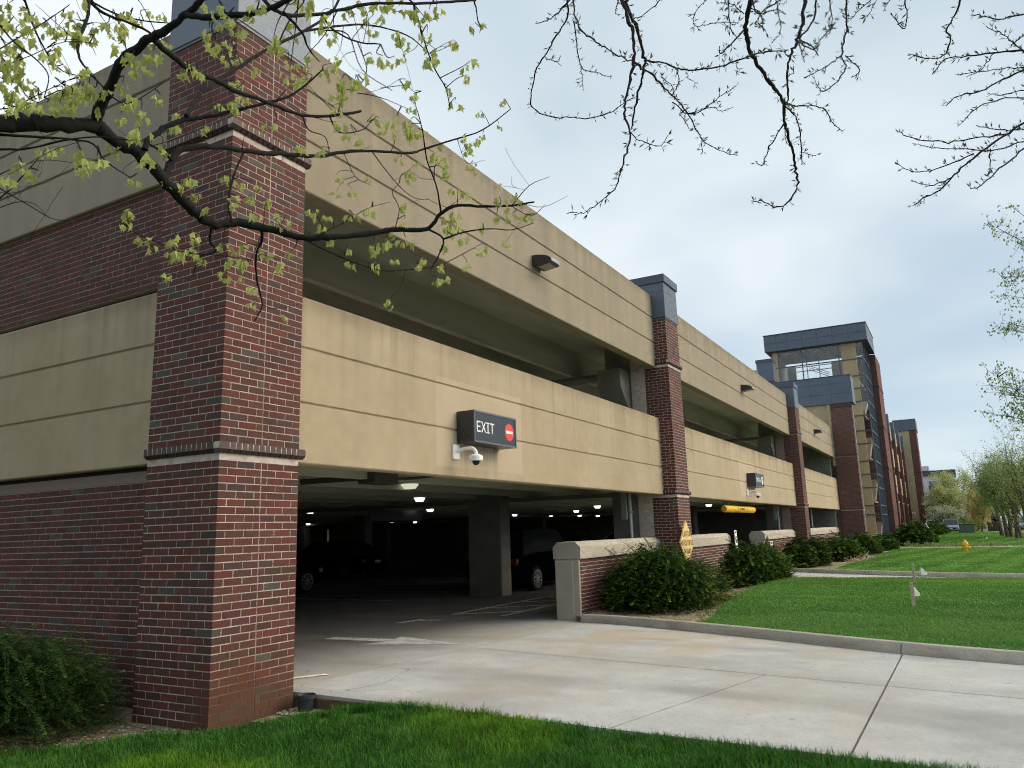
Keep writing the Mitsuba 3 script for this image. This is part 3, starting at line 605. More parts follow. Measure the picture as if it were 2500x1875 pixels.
guard_wall(24.05, PX[1] - .004, True, 'low brick guard wall with cast stone end post beside the second entrance', 0)
guard_wall(PX[1] + .945, X4 - .1, False, 'longest low brick guard wall between the third pillar and the stair block', 0)

# ---------------------------------------------------------------- stair block and glass tower
ST = thing('stair_tower', 'tall glass stair tower with dark metal fascia and brick piers', 'building')
B4 = f'{ST}__brick_pier'; used[B4] = 1
bz = [(-2 * C, 33 * C), (2.388, ZU), (5.448, 8.43)]
emit_bricks(B4, [b for b in wall_bricks_y(X4, -0.90, 0.26, bz)] + wall_bricks_x(-.9, X4 + .035, 45.1, bz), 0)
part(B4, 'mortar', box(X4 + I, 45.1, -.9 + I, .26, -.3, 8.43), 'mortar_far')
for z in (33 * C, ZU, 8.15): part(B4, 'brick_ledge', box(X4 - .035, 45.12, -.935, .255, z + .055, z + .148), 'ledge_brick')
for z in (33 * C,): part(B4, 'mortar_band', box(X4 - .022, 45.11, -.922, .25, z + .150, z + .158), 'mortar_pale'); part(B4, 'mortar_band', box(X4 + .003, 45.1, -.898, .25, z + .005, z + .052), 'mortar_pale')
part(ST, 'downpipe', tube_mesh([(X4 + .05, -.955, 0), (X4 + .05, -.955, 8.3)], .022, 8), 'galvanised', 40)
part(ST, 'side_wall', box(X4 + .06, 53, .262, 7.0, 6.9, 8.43), 'beige_plain'); part(ST, 'side_wall', box(45.1, 53, .262, .5, -.3, 6.898), 'beige_plain'); part(ST, 'side_wall', box(X4 - .015, X4 + .05, .262, .42, S2 - .5, 8.43), 'beige_plain')
F = f'{ST}__fascia'; used[F] = 1
part(F, 'core', box(X4 - .06, 45.4, -.99, 7.2, 8.44, 10.05), 'panel_trim')
ys = [-1.0, .10, 1.25, 2.4, 3.55, 4.7, 5.85, 7.2]
zs = [8.43, 9.02, 9.62, 10.05]
for a, b in zip(ys[:-1], ys[1:]):
    for c, d in zip(zs[:-1], zs[1:]): part(F, 'panel', bevel_box(X4 - .085, X4 - .055, a + .006, b - .006, c + .006, d - .006, .004), 'panel_metal')
for a, b in zip((X4 - .05, 44.7), (44.7, 45.4)):
    for c, d in zip(zs[:-1], zs[1:]): part(F, 'panel', bevel_box(a + .006, b - .006, -1.03, -.985, c + .006, d - .006, .004), 'panel_metal')
part(F, 'coping', box(X4 - .11, 45.45, -1.05, 7.2, 10.052, 10.1), 'panel_trim')
# tower
TX, TY0, TY1 = 53.0, -1.15, 5.0
zl = [0.2, 2.033, 2.638, 3.83, 4.728, 5.617, 6.807, 7.7, 8.75, 9.74, 10.65, 11.54, 12.72, 13.9]
m = MB()
for z in zl: m.box(TX - .03, TX + .06, TY0 - .03, TY1, z - .035, z + .035).box(TX + .06, 58.3, TY0 - .03, TY0 + .06, z - .035, z + .035)
for y in (TY0, 2.85, .40, 4.46): m.box(TX - .035, TX + .065, y - .035, y + .035, .1, 13.9)
for x in (54.3, 55.6, 56.9, 58.2): m.box(x - .03, x + .03, TY0 - .034, TY0 + .064, .1, 13.9)
part(ST, 'mullion_grid', m.tm(), 'mullion')
for c, d in zip(zl[:-1], zl[1:]):
    for a, b in ((TY0 + .04, -.74), (.25, .36), (.44, 2.81), (2.89, 4.42)):
        if d < 9 and a > 0: continue
        part(ST, 'window', box(TX + .012, TX + .014, a, b, c + .04, d - .04) if False else trimesh.Trimesh([(TX + .013, a, c + .036), (TX + .013, b, c + .036), (TX + .013, b, d - .036), (TX + .013, a, d - .036)], [(0, 2, 1), (0, 3, 2)], process=False), 'pane_glass')
    for a, b in ((TX + .1, 54.27), (54.33, 55.57), (55.63, 56.87), (56.93, 58.17)):
        part(ST, 'window', trimesh.Trimesh([(a, TY0 + .013, c + .036), (b, TY0 + .013, c + .036), (b, TY0 + .013, d - .036), (a, TY0 + .013, d - .036)], [(0, 1, 2), (0, 2, 3)], process=False), 'pane_glass')
m = MB()
for c, d in zip(zl[:-1], zl[1:]): m.box(TX + .02, TX + .16, -.73, .24, c + .04, d - .04)
part(ST, 'concrete_panel', m.tm(), 'beige_plain')
part(ST, 'concrete_panel', box(TX - .02, TX + .5, 4.5, 4.85, .1, 13.9), 'beige_plain')
part(ST, 'side_wall', box(TX + .02, TX + .2, .25, 4.5, -.2, 9.0), 'beige_plain')
m = MB().box(59.0, 59.2, TY0, 1.6, 0, 13.9).box(59.0, 59.2, 1.6, 4.25, 0, 12.75).box(59.0, 59.2, 1.6, 4.25, 14.1, 14.2).box(59.0, 59.2, 4.25, 5.0, 0, 13.9)
m.box(TX + .3, 59, TY0 + .1, 5.0, -.2, .1).box(TX + .3, 59, 4.86, 5.0, 0, 13.9)
for z in (3.0, 6.05, 9.1, 11.4): m.box(TX + 1.6, 59, TY0 + .5, 4.9, z - .12, z)
part(ST, 'inner_wall', m.tm(), 'tower_inner')
m = MB()
for k, (z0, z1) in enumerate(((0.1, 1.55), (1.55, 3.0), (3.0, 4.55), (4.55, 6.05), (6.05, 7.6), (7.6, 9.1), (9.1, 10.3), (10.3, 11.4))):
    for i in range(9):
        x = 54.2 + i * .38 if k % 2 == 0 else 57.6 - i * .38
        m.box(x, x + .40, TY0 + .35 + (k % 2) * 1.1, TY0 + 1.35 + (k % 2) * 1.1, z0 + (z1 - z0) * i / 9 - .12, z0 + (z1 - z0) * (i + 1) / 9)
part(ST, 'stair_flight', m.tm(), 'precast')
m = MB()
for dz in (0, .16, .32): m.mesh(tube_mesh([(58.6, 3.2, 13.72 - dz), (58.6, 1.75, 13.0 - dz)], .025, 6))
for y in (2.5, 3.4): m.box(59.02, 59.06, y - .03, y + .03, 12.75, 14.1)
for z in (13.4, 13.75): m.box(59.02, 59.06, 1.6, 4.25, z - .03, z + .03)
part(ST, 'handrail', m.tm(), 'mullion')
FT = f'{ST}__fascia_001'; used[F] = 2
part(FT, 'core', box(TX - .42, 58.2, -1.54, 5.28, 13.92, 15.1), 'panel_trim')
ys = [-1.56, -1.05, -.40, .62, 1.66, 2.65, 3.68, 4.45, 5.3]
for a, b in zip(ys[:-1], ys[1:]):
    for c, d in ((13.92, 14.5), (14.5, 15.08)): part(FT, 'panel', bevel_box(TX - .445, TX - .415, a + .008, b - .008, c + .008, d - .008, .004), 'panel_metal')
for a, b in zip(np.linspace(TX - .42, 58.2, 5)[:-1], np.linspace(TX - .42, 58.2, 5)[1:]):
    for c, d in ((13.92, 14.5), (14.5, 15.08)): part(FT, 'panel', bevel_box(a + .008, b - .008, -1.57, -1.535, c + .008, d - .008, .004), 'panel_metal')
part(FT, 'coping', box(TX - .47, 58.25, -1.6, 5.32, 15.102, 15.17), 'panel_trim')
part(ST, 'brick_pier', MB().box(58.3, 62.5, -1.56, .2, -.3, 13.9).tm(), 'far_brick')
for z in (33 * C, ZU, 8.36, 11.42): part(ST, 'brick_ledge', box(58.27, 62.53, -1.6, .2, z + .02, z + .13), 'ledge_brick')

# ---------------------------------------------------------------- far wing
WG = thing('brick_wing', 'far brick wing with four decks of openings and tan spandrels', 'building')
colx = [66.2, 75.2, 84.0, 92.0, 100.6, 110.2, 119.2]
for a, b in zip(colx[:-1], colx[1:]):
    for z0, z1, gr in ((4.85, 7.0, (5.5, 6.2)), (7.95, 10.15, (8.6, 9.35)), (11.15, 12.95, (11.75, 12.35))):
        part(WG, 'concrete_spandrel', spandrel_x(a + .45, b - .45, z0, z1, gr), 'beige_plain')
    part(WG, 'brick_spandrel', box(a + .45, b - .45, YS, YS + .2, 1.95, 3.72), 'far_brick'); part(WG, 'coping', box(a + .45, b - .45, YS - .04, YS + .24, 3.723, 3.86), 'precast')
    part(WG, 'recess_wall', box(a, b, 2.0, 2.2, -.2, 12.5), 'far_brick')
for i, x in enumerate(colx):
    part(WG, 'brick_pillar', box(x - .45, x + .45, -.02, 1.0, -.2, 11.3), 'far_brick'); part(WG, 'metal_cap', bevel_box(x - .48, x + .48, -.05, 1.0, 11.303, 13.5, .01), 'panel_metal')
    for z in (33 * C, ZU, 8.36): part(WG, 'brick_ledge', box(x - .48, x + .48, -.05, 1.02, z + .03, z + .13), 'ledge_brick')
for z in (3.0, 6.1, 9.2): part(WG, 'deck', box(62.5, 119, .52, 6, z - .3, z), 'inner_concrete')
part(WG, 'end_wall', box(121, 124, -.85, .25, -.2, 14.45), 'beige_plain'); part(WG, 'brick_pier', box(121, 126, -1.75, -.852, -.2, 14.45), 'far_brick')
part(WG, 'end_wall', box(121, 124, .252, 3, -.2, 14.3), 'beige_plain')
for z in (33 * C, ZU, 8.36, 11.42): part(WG, 'brick_ledge', box(120.96, 126, -1.79, -.85, z, z + .12), 'ledge_brick')
part(WG, 'fascia', bevel_box(120.85, 126, -1.86, 1.15, 14.46, 16.1, .02), 'panel_metal')

# ---------------------------------------------------------------- things on the building
def text_on(parent, name, text, height, origin, xdir, zdir, bsdf, depth=.003, bold=False, center=True, squeeze=1.0):
    m = meshkit.text_mesh(text, height, depth, bold); V = m.vertices.copy(); V[:, 0] *= squeeze
    if center: V[:, 0] -= (V[:, 0].min() + V[:, 0].max()) / 2
    n = np.cross(xdir, zdir)
    W = np.asarray(origin) + V[:, :1] * np.asarray(xdir) + V[:, 1:2] * np.asarray(zdir) + V[:, 2:] * n
    return part(parent, name, trimesh.Trimesh(W, m.faces, process=False), bsdf)
EX, UZ = np.array([1.0, 0, 0]), np.array([0, 0, 1.0])
def sign_box(x0, x1, z0, z1, yf, label, cat='sign'):
    k = thing('lightbox_sign', label, cat, 'black box signs over the entrances')
    part(k, 'housing', bevel_box(x0, x1, yf + .012, YS - .004, z0, z1, .008), 'sign_black')
    part(k, 'face', box(x0 + .025, x1 - .025, yf + .004, yf + .011, z0 + .025, z1 - .025), 'sign_face')
    for a, b, c, d in ((x0, x1, z1 - .024, z1), (x0, x1, z0, z0 + .024), (x0, x0 + .024, z0 + .0245, z1 - .0245), (x1 - .024, x1, z0 + .0245, z1 - .0245)): part(k, 'frame_edge', box(a, b, yf - .004, yf + .0115, c, d), 'sign_edge')
    return k
k = sign_box(4.20, 5.36, 2.750, 3.188, .02, 'black EXIT box sign with red no entry disc on the tan wall')
text_on(k, 'lettering', 'EXIT', .150, (4.50, .024, 2.895), EX, UZ, 'white_paint')
def disc_y(cx, cz, r, y, th=.003, n=40):
    m = trimesh.creation.cylinder(r, th, sections=n); rot(m, 90, (1, 0, 0)); m.apply_translation([cx, y - th / 2, cz]); return m
part(k, 'no_entry_disc', disc_y(5.155, 2.965, .128, .0235), 'red_paint', 30)
part(k, 'bar', box(5.065, 5.245, .0165, .0203, 2.945, 2.985), 'white_paint')
part(k, 'cable', tube_mesh(smooth_line([(4.33, YS - .02, 2.86), (4.19, .22, 2.92), (4.185, .16, 2.84), (4.188, .10, 2.83)], 5), .007, 6), 'sign_black', 40)
k = sign_box(21.26, 22.45, 2.78, 3.22, .02, 'black ENTER box sign with round white emblem above the second entrance')
text_on(k, 'lettering', 'ENTER', .14, (21.69, .024, 2.93), EX, UZ, 'white_paint')
part(k, 'emblem_disc', disc_y(22.24, 3.0, .130, .0235), 'white_paint', 30)
part(k, 'emblem_arrow', trimesh.Trimesh(*(lambda q: (np.stack([22.24 + q.vertices[:, 0], .0205 - q.vertices[:, 2], 3.0 + q.vertices[:, 1]], 1), q.faces))(prism([(-.02, -.09), (.02, -.09), (.02, .02), (.06, .02), (0, .09), (-.06, .02), (-.02, .02)], 0, .003)), process=False), 'sign_black')
def dome_camera(x, z, label, y=YS):
    k = thing('security_camera', label, 'security camera', 'white dome cameras on the front')
    part(k, 'mounting_plate', bevel_box(x - .075, x + .075, y - .035, y - .002, z - .10, z + .10, .008), 'white_paint')
    part(k, 'arm', tube_mesh(smooth_line([(x + .02, y - .035, z + .01), (x + .02, y - .16, z + .035), (x + .02, y - .27, z + .03), (x + .02, y - .32, z - .01), (x + .02, y - .325, z - .06)], 5), .026, 10), 'white_paint', 40)
    h = revolve([(0, 0), (.045, -.0), (.085, -.018), (.092, -.03), (.092, -.088), (.0, -.089)], 28); h.apply_translation([x + .02, y - .325, z - .05]); part(k, 'housing', h, 'white_paint', 30)
    d = revolve([(.052, 0), (.050, -.022), (.036, -.045), (.018, -.055), (0, -.058)], 20); d.apply_translation([x + .02, y - .325, z - .1395]); part(k, 'lens_dome', d, 'dark_glass', True)
    return k
dome_camera(4.15, 2.625, 'white dome camera on a curved arm below the EXIT sign')
dome_camera(21.15, 2.60, 'white dome camera on a curved arm below the ENTER sign')
dome_camera(119.6, 2.7, 'tiny white camera at the far end of the brick wing', -.02)
def wall_light(x, z, label):
    k = thing('wall_light', label, 'wall light', 'dark wall pack lamps on the upper wall')
    W_ = .34
    def prof(pts, a0, b0):
        q = prism(pts, a0, b0); V = q.vertices; return trimesh.Trimesh(np.stack([x + V[:, 2], YS - .004 - V[:, 0], z + V[:, 1]], 1), q.faces[:, ::-1], process=False)
    part(k, 'housing', prof([(0, .0), (.05, -.03), (.34, .0), (.352, .024), (.34, .08), (.30, .112), (.19, .15), (.08, .172), (.0, .172)], 0, W_), 'lamp_bronze', 30)
    part(k, 'front_rim', box(x + .01, x + W_ - .01, YS - .368, YS - .357, z + .022, z + .085), 'lamp_rim')
    part(k, 'lens', prof([(.10, -.028), (.31, -.006), (.31, -.012), (.10, -.034)], .035, W_ - .035), 'lamp_lens')
wall_light(6.62, 6.02, 'dark wall lamp nearest the corner pillar'); wall_light(21.55, 6.03, 'dark wall lamp above the ENTER sign bay'); wall_light(37.0, 6.08, 'dark wall lamp beside the stair block')
# wedge light fixtures glowing under the decks
def ceiling_light(x, y, z, s, rad, label):
    k = thing('ceiling_light', label, 'ceiling light', 'lit lamps under the garage deck')
    part(k, 'canopy', bevel_box(x - s * .55, x + s * .55, y - s * .55, y + s * .55, z + .10, z + .15, .01), 'lamp_rim')
    m = revolve([(0, 0), (s * .32, 0), (s * .5, .09), (0, .0901)], 14); m.apply_translation([x, y, z + .005])
    key = part(k, 'lens', m, 'white_paint', 30); scene[key] = {**scene[key], 'emitter': {'type': 'area', 'radiance': rgb(*rad)}}
W9 = (0.42, 0.42, 0.41)
ceiling_light(7.85, 3.85, 2.44, .36, (0.13, 0.135, 0.095), 'dim yellowish ceiling lamp nearest the near entrance')
for x, y, lab in ((10.9, 5.85, 'bright white lamp just behind the dim yellowish lamp'), (14.6, 13.0, 'upper white lamp beside the corner pillar in the near entrance'), (30.0, 28.0, 'small white lamp in the middle of the dark near entrance'), (18.0, 10.6, 'white lamp at the left end of the hanging PARK sign'), (32.2, 23.5, 'small white lamp below the hanging PARK sign'), (36.5, 25.0, 'faint lowest lamp deep in the near entrance'),
                  (22.6, 6.2, 'largest white lamp above the near guard wall'), (27.6, 9.4, 'narrow white lamp left of the largest lamp above the guard wall'), (33.2, 13.5, 'leftmost white lamp in the row right of the grey column'), (36.9, 13.5, 'middle white lamp in the low row above the guard wall'), (40.0, 13.7, 'rightmost white lamp in the low row above the guard wall'), (29.4, 13.6, 'faint lamp just right of the grey column'), (27.0, 3.2, 'white lamp beside the right end of the yellow clearance bar')): ceiling_light(x, y, 2.34, .28, W9, lab)
k = thing('junction_box', 'dark junction box and conduit under the deck at the near entrance', 'junction box')
part(k, 'box_body', bevel_box(4.95, 5.55, 2.35, 2.7, 2.36, 2.56, .01), 'conduit'); part(k, 'conduit_run', tube_mesh([(5.1, 2.7, 2.47), (5.05, 4.0, 2.47), (5.05, 9, 2.47)], .05, 8), 'conduit', 40)
part(k, 'bent_conduit', tube_mesh(smooth_line([(5.55, 2.5, 2.47), (5.85, 2.45, 2.47), (6.05, 2.0, 2.5), (6.15, 1.2, 2.6)], 5), .025, 8), 'conduit', 40)
k = thing('junction_box', 'dark junction box under the deck by the yellow clearance bar', 'junction box')
part(k, 'box_body', bevel_box(17.2, 17.8, 1.6, 2.0, 2.35, 2.55, .01), 'conduit'); part(k, 'conduit_run', tube_mesh([(17.2, 1.8, 2.46), (14.2, 1.9, 2.46)], .04, 8), 'conduit', 40); part(k, 'bent_conduit', tube_mesh(smooth_line([(17.8, 1.8, 2.46), (18.3, 1.7, 2.46), (18.8, 1.2, 2.55)], 5), .025, 8), 'conduit', 40)
for x, lab in ((12.52, 'galvanised drain pipe beside the second pillar'), (29.7, 'galvanised drain pipe beside the third pillar')):
    k = thing('drain_pipe', lab, 'drain pipe'); part(k, 'pipe', tube_mesh([(x, 1.05, -.1), (x, 1.05, 2.6)], .05, 12), 'galvanised', 40); part(k, 'clamp', box(x - .07, x + .07, .99, 1.11, 1.9, 1.94), 'galvanised'); part(k, 'channel', box(x - .16, x - .08, 1.08, 1.2, 1.75, 2.5), 'galvanised')
k = thing('drain_pipe', 'galvanised pipe inside the short bay before the stair block', 'drain pipe'); part(k, 'pipe', tube_mesh([(40.6, 1.4, -.1), (40.6, 1.4, 2.9)], .06, 10), 'galvanised', 40)
k = thing('hanging_sign', 'dim hanging PARK sign with arrows inside the near entrance', 'sign')
part(k, 'board', box(15.2, 18.1, 11.0, 11.04, 2.06, 2.40), 'sign_black'); text_on(k, 'lettering', 'PARK', .2, (16.65, 10.996, 2.13), EX, UZ, 'conduit')
ar = [(-.02, -.1), (.02, -.1), (.02, .02), (.07, .02), (0, .1), (-.07, .02), (-.02, .02)]
for ax, ang in ((15.6, 135), (17.7, 0)):
    q = prism(affinity.rotate(Polygon(ar), ang, origin=(0, 0)), 0, .003); part(k, 'arrow', trimesh.Trimesh(np.stack([ax + q.vertices[:, 0], 10.997 - q.vertices[:, 2], 2.23 + q.vertices[:, 1]], 1), q.faces, process=False), 'conduit')
k = thing('clearance_bar', 'yellow clearance tube hanging over the second entrance', 'clearance bar')
m = tube_mesh([(18.82, .5, 2.055), (18.86, .5, 2.055), (22.60, .5, 2.055), (22.66, .5, 2.055)], [.085, .105, .105, .085], 20); part(k, 'tube', m, 'yellow_paint', 40)
m = MB()
for i in range(9): m.box(20.35 + i * .085, 20.35 + i * .085 + rng.uniform(.03, .065), .391, .396, 2.02 + rng.uniform(0, .02), 2.09)
for x in (20.15, 21.35): m.box(x, x + .03, .391, .396, 2.0, 2.11)
part(k, 'faded_print', m.tm(), 'faded_ink', kind='stuff')
for x in (19.4, 22.0): part(k, 'chain', tube_mesh([(x, .5, 2.15), (x, .5, 2.45)], .008, 6), 'galvanised', 40)
# diamond caution sign
k = thing('caution_sign', 'cream diamond sign warning of ice in front of the second pillar', 'sign')
yc = -.13
q = prism([(12.90, 1.70), (12.40, 1.205), (12.78, .79), (13.02, .79), (13.40, 1.195)], 0, .025); V = q.vertices
part(k, 'board', trimesh.Trimesh(np.stack([V[:, 0], yc + .025 - V[:, 2], V[:, 1]], 1), q.faces, process=False), 'cream_board')
text_on(k, 'lettering', 'CAUTION', .115, (12.90, yc - .001, 1.335), EX, UZ, 'faded_ink', squeeze=.85)
text_on(k, 'lettering', 'WATCH FOR ICE', .115, (12.90, yc - .001, 1.135), EX, UZ, 'faded_ink', squeeze=.74)
text_on(k, 'lettering', 'ON RAMPS', .105, (12.90, yc - .001, .955), EX, UZ, 'faded_ink', squeeze=.72)
part(k, 'post', box(12.86, 12.94, yc + .026, yc + .09, -.1, .9), 'cream_board'); part(k, 'strap', box(12.78, 13.02, yc - .004, yc - .001, .80, .83), 'yellow_paint'); part(k, 'strap', box(12.78, 13.02, yc - .004, yc - .001, .85, .87), 'yellow_paint')
def marker(x0, x1, y, z0, z1, lean, label, n):
    k = thing('marker_sign', label, 'marker sign', 'white marker panels with dark print')
    w = x1 - x0
    part(k, 'panel', trimesh.Trimesh(BOXV * [w, .02, z1 - z0] + [x0, y, z0] + np.outer(BOXV[:, 2], [lean, 0, 0]), BOXF, process=False), 'white_paint')
    m = MB()
    for i in range(n):
        z = z0 + (z1 - z0) * (i + .25) / n; l = lean * (z - z0) / (z1 - z0); hh = (z1 - z0) / n * .5
        for j in range(3): m.box(x0 + l + w * (.22 + .2 * j), x0 + l + w * (.22 + .2 * j + .13), y - .003, y - .0005, z + rng.uniform(0, .02), z + hh)
    part(k, 'print', m.tm(), 'ink')
    part(k, 'post', box(x0 + w * .4, x0 + w * .6, y + .021, y + .05, -.1, z0 + .3), 'galvanised')
marker(19.10, 19.34, .30, .30, 1.42, -.04, 'tall white marker panel with dark print at the entrance edge', 8)
marker(24.66, 25.12, .44, .36, .96, 0, 'shorter white marker panel in front of the brick guard wall', 4)
k = thing('drain_pot', 'black plastic pot by the raised edge of the slab', 'drain pot')
m = revolve([(0, 0), (.062, 0), (.072, .13), (.088, .132), (.088, .165), (.078, .168), (.074, .150), (.0, .149)], 24); m.apply_translation([.90, -.20, -.02]); part(k, 'pot', m, 'plastic_black', 30)

# ---------------------------------------------------------------- things on the lawns
def stake(x, y, lean, label, flaglab, fl, fy):
    z = float(z_b(x, y))
    k = thing('survey_stake', label, 'wooden stake', 'wooden survey stakes in the lawn'); m = bevel_box(-.008, .008, -.025, .025, -.1, .42, .003); rot(m, lean, (0, 1, 0)); m.apply_translation([x, y, z]); scene[k] = plydict(m, 'stake_wood')
    f = thing('marker_flag', flaglab, 'flag', 'small white utility flags in the lawn')
    part(f, 'wire', tube_mesh([(x + .05, y + fy, z - .05), (x + .06, y + fy, z + .34)], .003, 5), 'galvanised')
    gx = np.linspace(0, 1, 6); V, Fc = [], []
    for i, a in enumerate(gx): V += [(x + .06 - .03 * a, y + fy - fl * a * .11, z + .34 - .10 * a + .01 * math.sin(a * 5)), (x + .06 - .05 * a * (1 - a), y + fy - fl * a * .10 + .01 * math.sin(a * 4), z + .19 - .04 * a * (1 - a))]
    for i in range(5): Fc += [(2 * i, 2 * i + 1, 2 * i + 3), (2 * i, 2 * i + 3, 2 * i + 2)]
    part(f, 'flag_sheet', trimesh.Trimesh(V, Fc, process=False), 'flag_cloth', True)
stake(10.6, -4.69, -3, 'wooden survey stake with the nearer white flag at its foot', 'white marker flag at the foot of the nearer stake', .8, -.03)
stake(14.4, -4.56, -8, 'leaning wooden survey stake near the lawn\'s far edge', 'white marker flag beside the leaning far stake', 1.1, -.14)
k = thing('fire_hydrant', 'yellow fire hydrant on the striped lawn', 'fire hydrant')
hx, hy = 37.6, -5.68; hz = float(z_c(hx, hy)) - .12; m = revolve([(0, 0), (.16, 0), (.16, .05), (.105, .055), (.10, .42), (.135, .425), (.135, .47), (.12, .475), (.11, .56), (.06, .63), (.03, .64), (.03, .70), (0, .70)], 18); m.apply_translation([hx, hy, hz]); part(k, 'barrel', m, 'hydrant_paint', 30)
for dx, dy, r in ((0, -.15, .075), (-.13, -.02, .055), (0, .14, .05)):
    part(k, 'nozzle', tube_mesh([(hx, hy, hz + .33), (hx + dx, hy + dy, hz + .31), (hx + dx * 1.45, hy + dy * 1.45, hz + .30)], [r * .8, r * .8, r], 12), 'hydrant_paint', 40)
k = thing('utility_box', 'green metal transformer box behind the lawn', 'utility box')
part(k, 'cabinet', bevel_box(90, 91.4, -6.95, -5.55, -.1, 1.02, .03), 'transformer_green'); part(k, 'lid', bevel_box(89.95, 91.45, -7.0, -5.5, 1.023, 1.12, .03), 'transformer_green')

# ---------------------------------------------------------------- cars
def car(label, paint, x, y, z, ang, L=4.6, W=1.8, H=1.46, suv=False, rims='rim_metal', group=None, cat='car'):
    k = thing('parked_car', label, cat, group)
    M = trimesh.transformations.translation_matrix([x, y, z]) @ trimesh.transformations.rotation_matrix(math.radians(ang), (0, 0, 1))
    def put(name, m, b, smooth=False):
        m.apply_transform(M); return part(k, name, m, b, smooth)
    hb = .92 if not suv else 1.05
    st = [(-.5, .55, hb * .72, .80), (-.485, .32, hb * .82, .90), (-.40, .22, hb * .97, .98), (-.25, .2, hb, 1.0), (0, .2, hb, 1.0), (.2, .2, hb * .98, 1.0), (.33, .21, hb * .90, .98), (.45, .24, hb * .80, .92), (.49, .3, hb * .72, .84), (.5, .5, hb * .62, .76)]
    V, Fc = [], []
    for t, zb, zt, w in st:
        hw = W / 2 * w
        for yy, zz in ((-hw * .9, zb), (-hw, zb + .12), (-hw * 1.0, (zb + zt) / 2), (-hw * .965, zt - .05), (-hw * .9, zt), (hw * .9, zt), (hw * .965, zt - .05), (hw, (zb + zt) / 2), (hw, zb + .12), (hw * .9, zb)): V.append((t * L, yy, zz))
    n = 10
    for i in range(len(st) - 1):
        for j in range(n):
            a, b = i * n + j, i * n + (j + 1) % n; Fc += [(a, b, b + n), (a, b + n, a + n)]
    for o, s in ((0, -1), ((len(st) - 1) * n, 1)):
        for j in range(1, n - 1): Fc.append((o, o + j, o + j + 1)[::s])
    put('body', trimesh.Trimesh(V, np.array(Fc)[:, ::-1], process=False), paint, 35)
    cab = [(-.44 if suv else -.40, hb * .96, .86), (-.36 if suv else -.24, H - .03, .72), (-.1, H, .74), (.08, H - .02, .72), (.27, hb * .95, .86)]
    V, Fc = [], []
    for t, zz, w in cab: V += [(t * L, -W / 2 * w, zz), (t * L, W / 2 * w, zz)]
    lo = [(t * L, s * W / 2 * .93, hb * .93) for t in (-.42 if suv else -.39, .25) for s in (-1, 1)]
    import manifold3d as m3
    h = m3.Manifold.hull_points([tuple(v) for v in V] + lo).to_mesh(); put('cabin_glass', trimesh.Trimesh(np.array(h.vert_properties[:, :3]), np.array(h.tri_verts)), 'car_window')
    put('roof', trimesh.Trimesh(*(lambda b: (b.vertices, b.faces))(bevel_box((-.37 if suv else -.25) * L, .085 * L, -W / 2 * .735, W / 2 * .735, H - .06, H + .012, .03))), paint)
    for s in (-1, 1):
        for a, b in ((cab[0], cab[1]), (cab[3], cab[4])): put('roof_post', tube_mesh([(a[0] * L, s * W / 2 * a[2], a[1]), (b[0] * L, s * W / 2 * b[2], b[1])], .035, 6), paint)
    for t in (-.31, .31):
        for s in (-1, 1):
            key = f'{k}__wheel'; wn = used.get(key, 0); used[key] = wn + 1; wk = key if wn == 0 else f'{key}_{wn:03d}'
            c = (t * L, s * W / 2 * .93, .33)
            def ring(r, w, cy, n=28):
                q = trimesh.creation.cylinder(r, w, sections=n); rot(q, 90, (1, 0, 0)); q.apply_translation([c[0], cy, c[2]]); return q
            q = ring(.345, .22, c[1]); q.apply_transform(M); part(wk, 'tyre', q, 'tyre', 30)
            mm = MB()
            for a in range(10):
                sp = box(-.017, .017, -.012, .012, .05, .225); rot(sp, a * 36, (0, 1, 0)); sp.apply_translation([c[0], c[1] + s * .118, c[2]]); mm.mesh(sp)
            q = trimesh.creation.annulus(.215, .245, .02, sections=28); rot(q, 90, (1, 0, 0)); q.apply_translation([c[0], c[1] + s * .118, c[2]]); mm.mesh(q); mm.mesh(ring(.06, .03, c[1] + s * .118, 14))
            q = mm.tm(); q.apply_transform(M); part(wk, 'rim', q, rims)
    for s in (-1, 1):
        put('headlight', bevel_box(.455 * L, .492 * L, s * W * .36 - .16, s * W * .36 + .16, hb * .62, hb * .76, .02), 'headlamp'); put('tail_light', bevel_box(-.498 * L, -.47 * L, s * W * .38 - .11, s * W * .38 + .11, hb * .68, hb * .86, .02), 'lamp_red')
        put('mirror', bevel_box(.2 * L, .235 * L, s * W * .54 - .09, s * W * .54 + .09, hb * 1.0, hb * 1.13, .03), paint)
    put('grille', bevel_box(.492 * L, .505 * L, -.45, .45, .42, .58, .01), 'tyre'); put('number_plate', box(.506 * L, .509 * L, -.16, .16, .40, .5), 'white_paint'); put('number_plate', box(-.509 * L, -.505 * L, -.16, .16, .62, .72), 'white_paint')
    return k
car('dark suv behind the guard wall, one alloy wheel showing', 'car_dark', 16.35, 5.75, -.06, 0, 4.7, 1.85, 1.70, True)
car('dark car deep inside the near entrance, wheel beside the brick pillar', 'car_dark', 11.8, 12.7, -.06, 0)
car('dark navy car parked behind the second guard wall opening', 'car_navy', 24.2, 4.6, -.08, 0, 4.6, 1.8, 1.5)
car('dark suv behind the first guard wall, roof just showing', 'car_dark', 24.5, 9.5, -.08, 90, 4.6, 1.85, 1.72, True)
car('dark low car at the back of the near entrance', 'car_navy', 19.5, 16.5, -.06, 90)
car('pale car in shade seen past the caution sign', 'car_white', 33.5, 9.5, -.08, 90, 4.6, 1.8, 1.5)
car('silver blue sedan facing the camera beside the green box', 'car_silver_blue', 98.5, -4.75, .12, 180, 4.7, 1.85, 1.5)
car('white car half hidden behind the far hedge', 'car_white', 104, -2.9, .12, 180, 4.5, 1.8, 1.45)
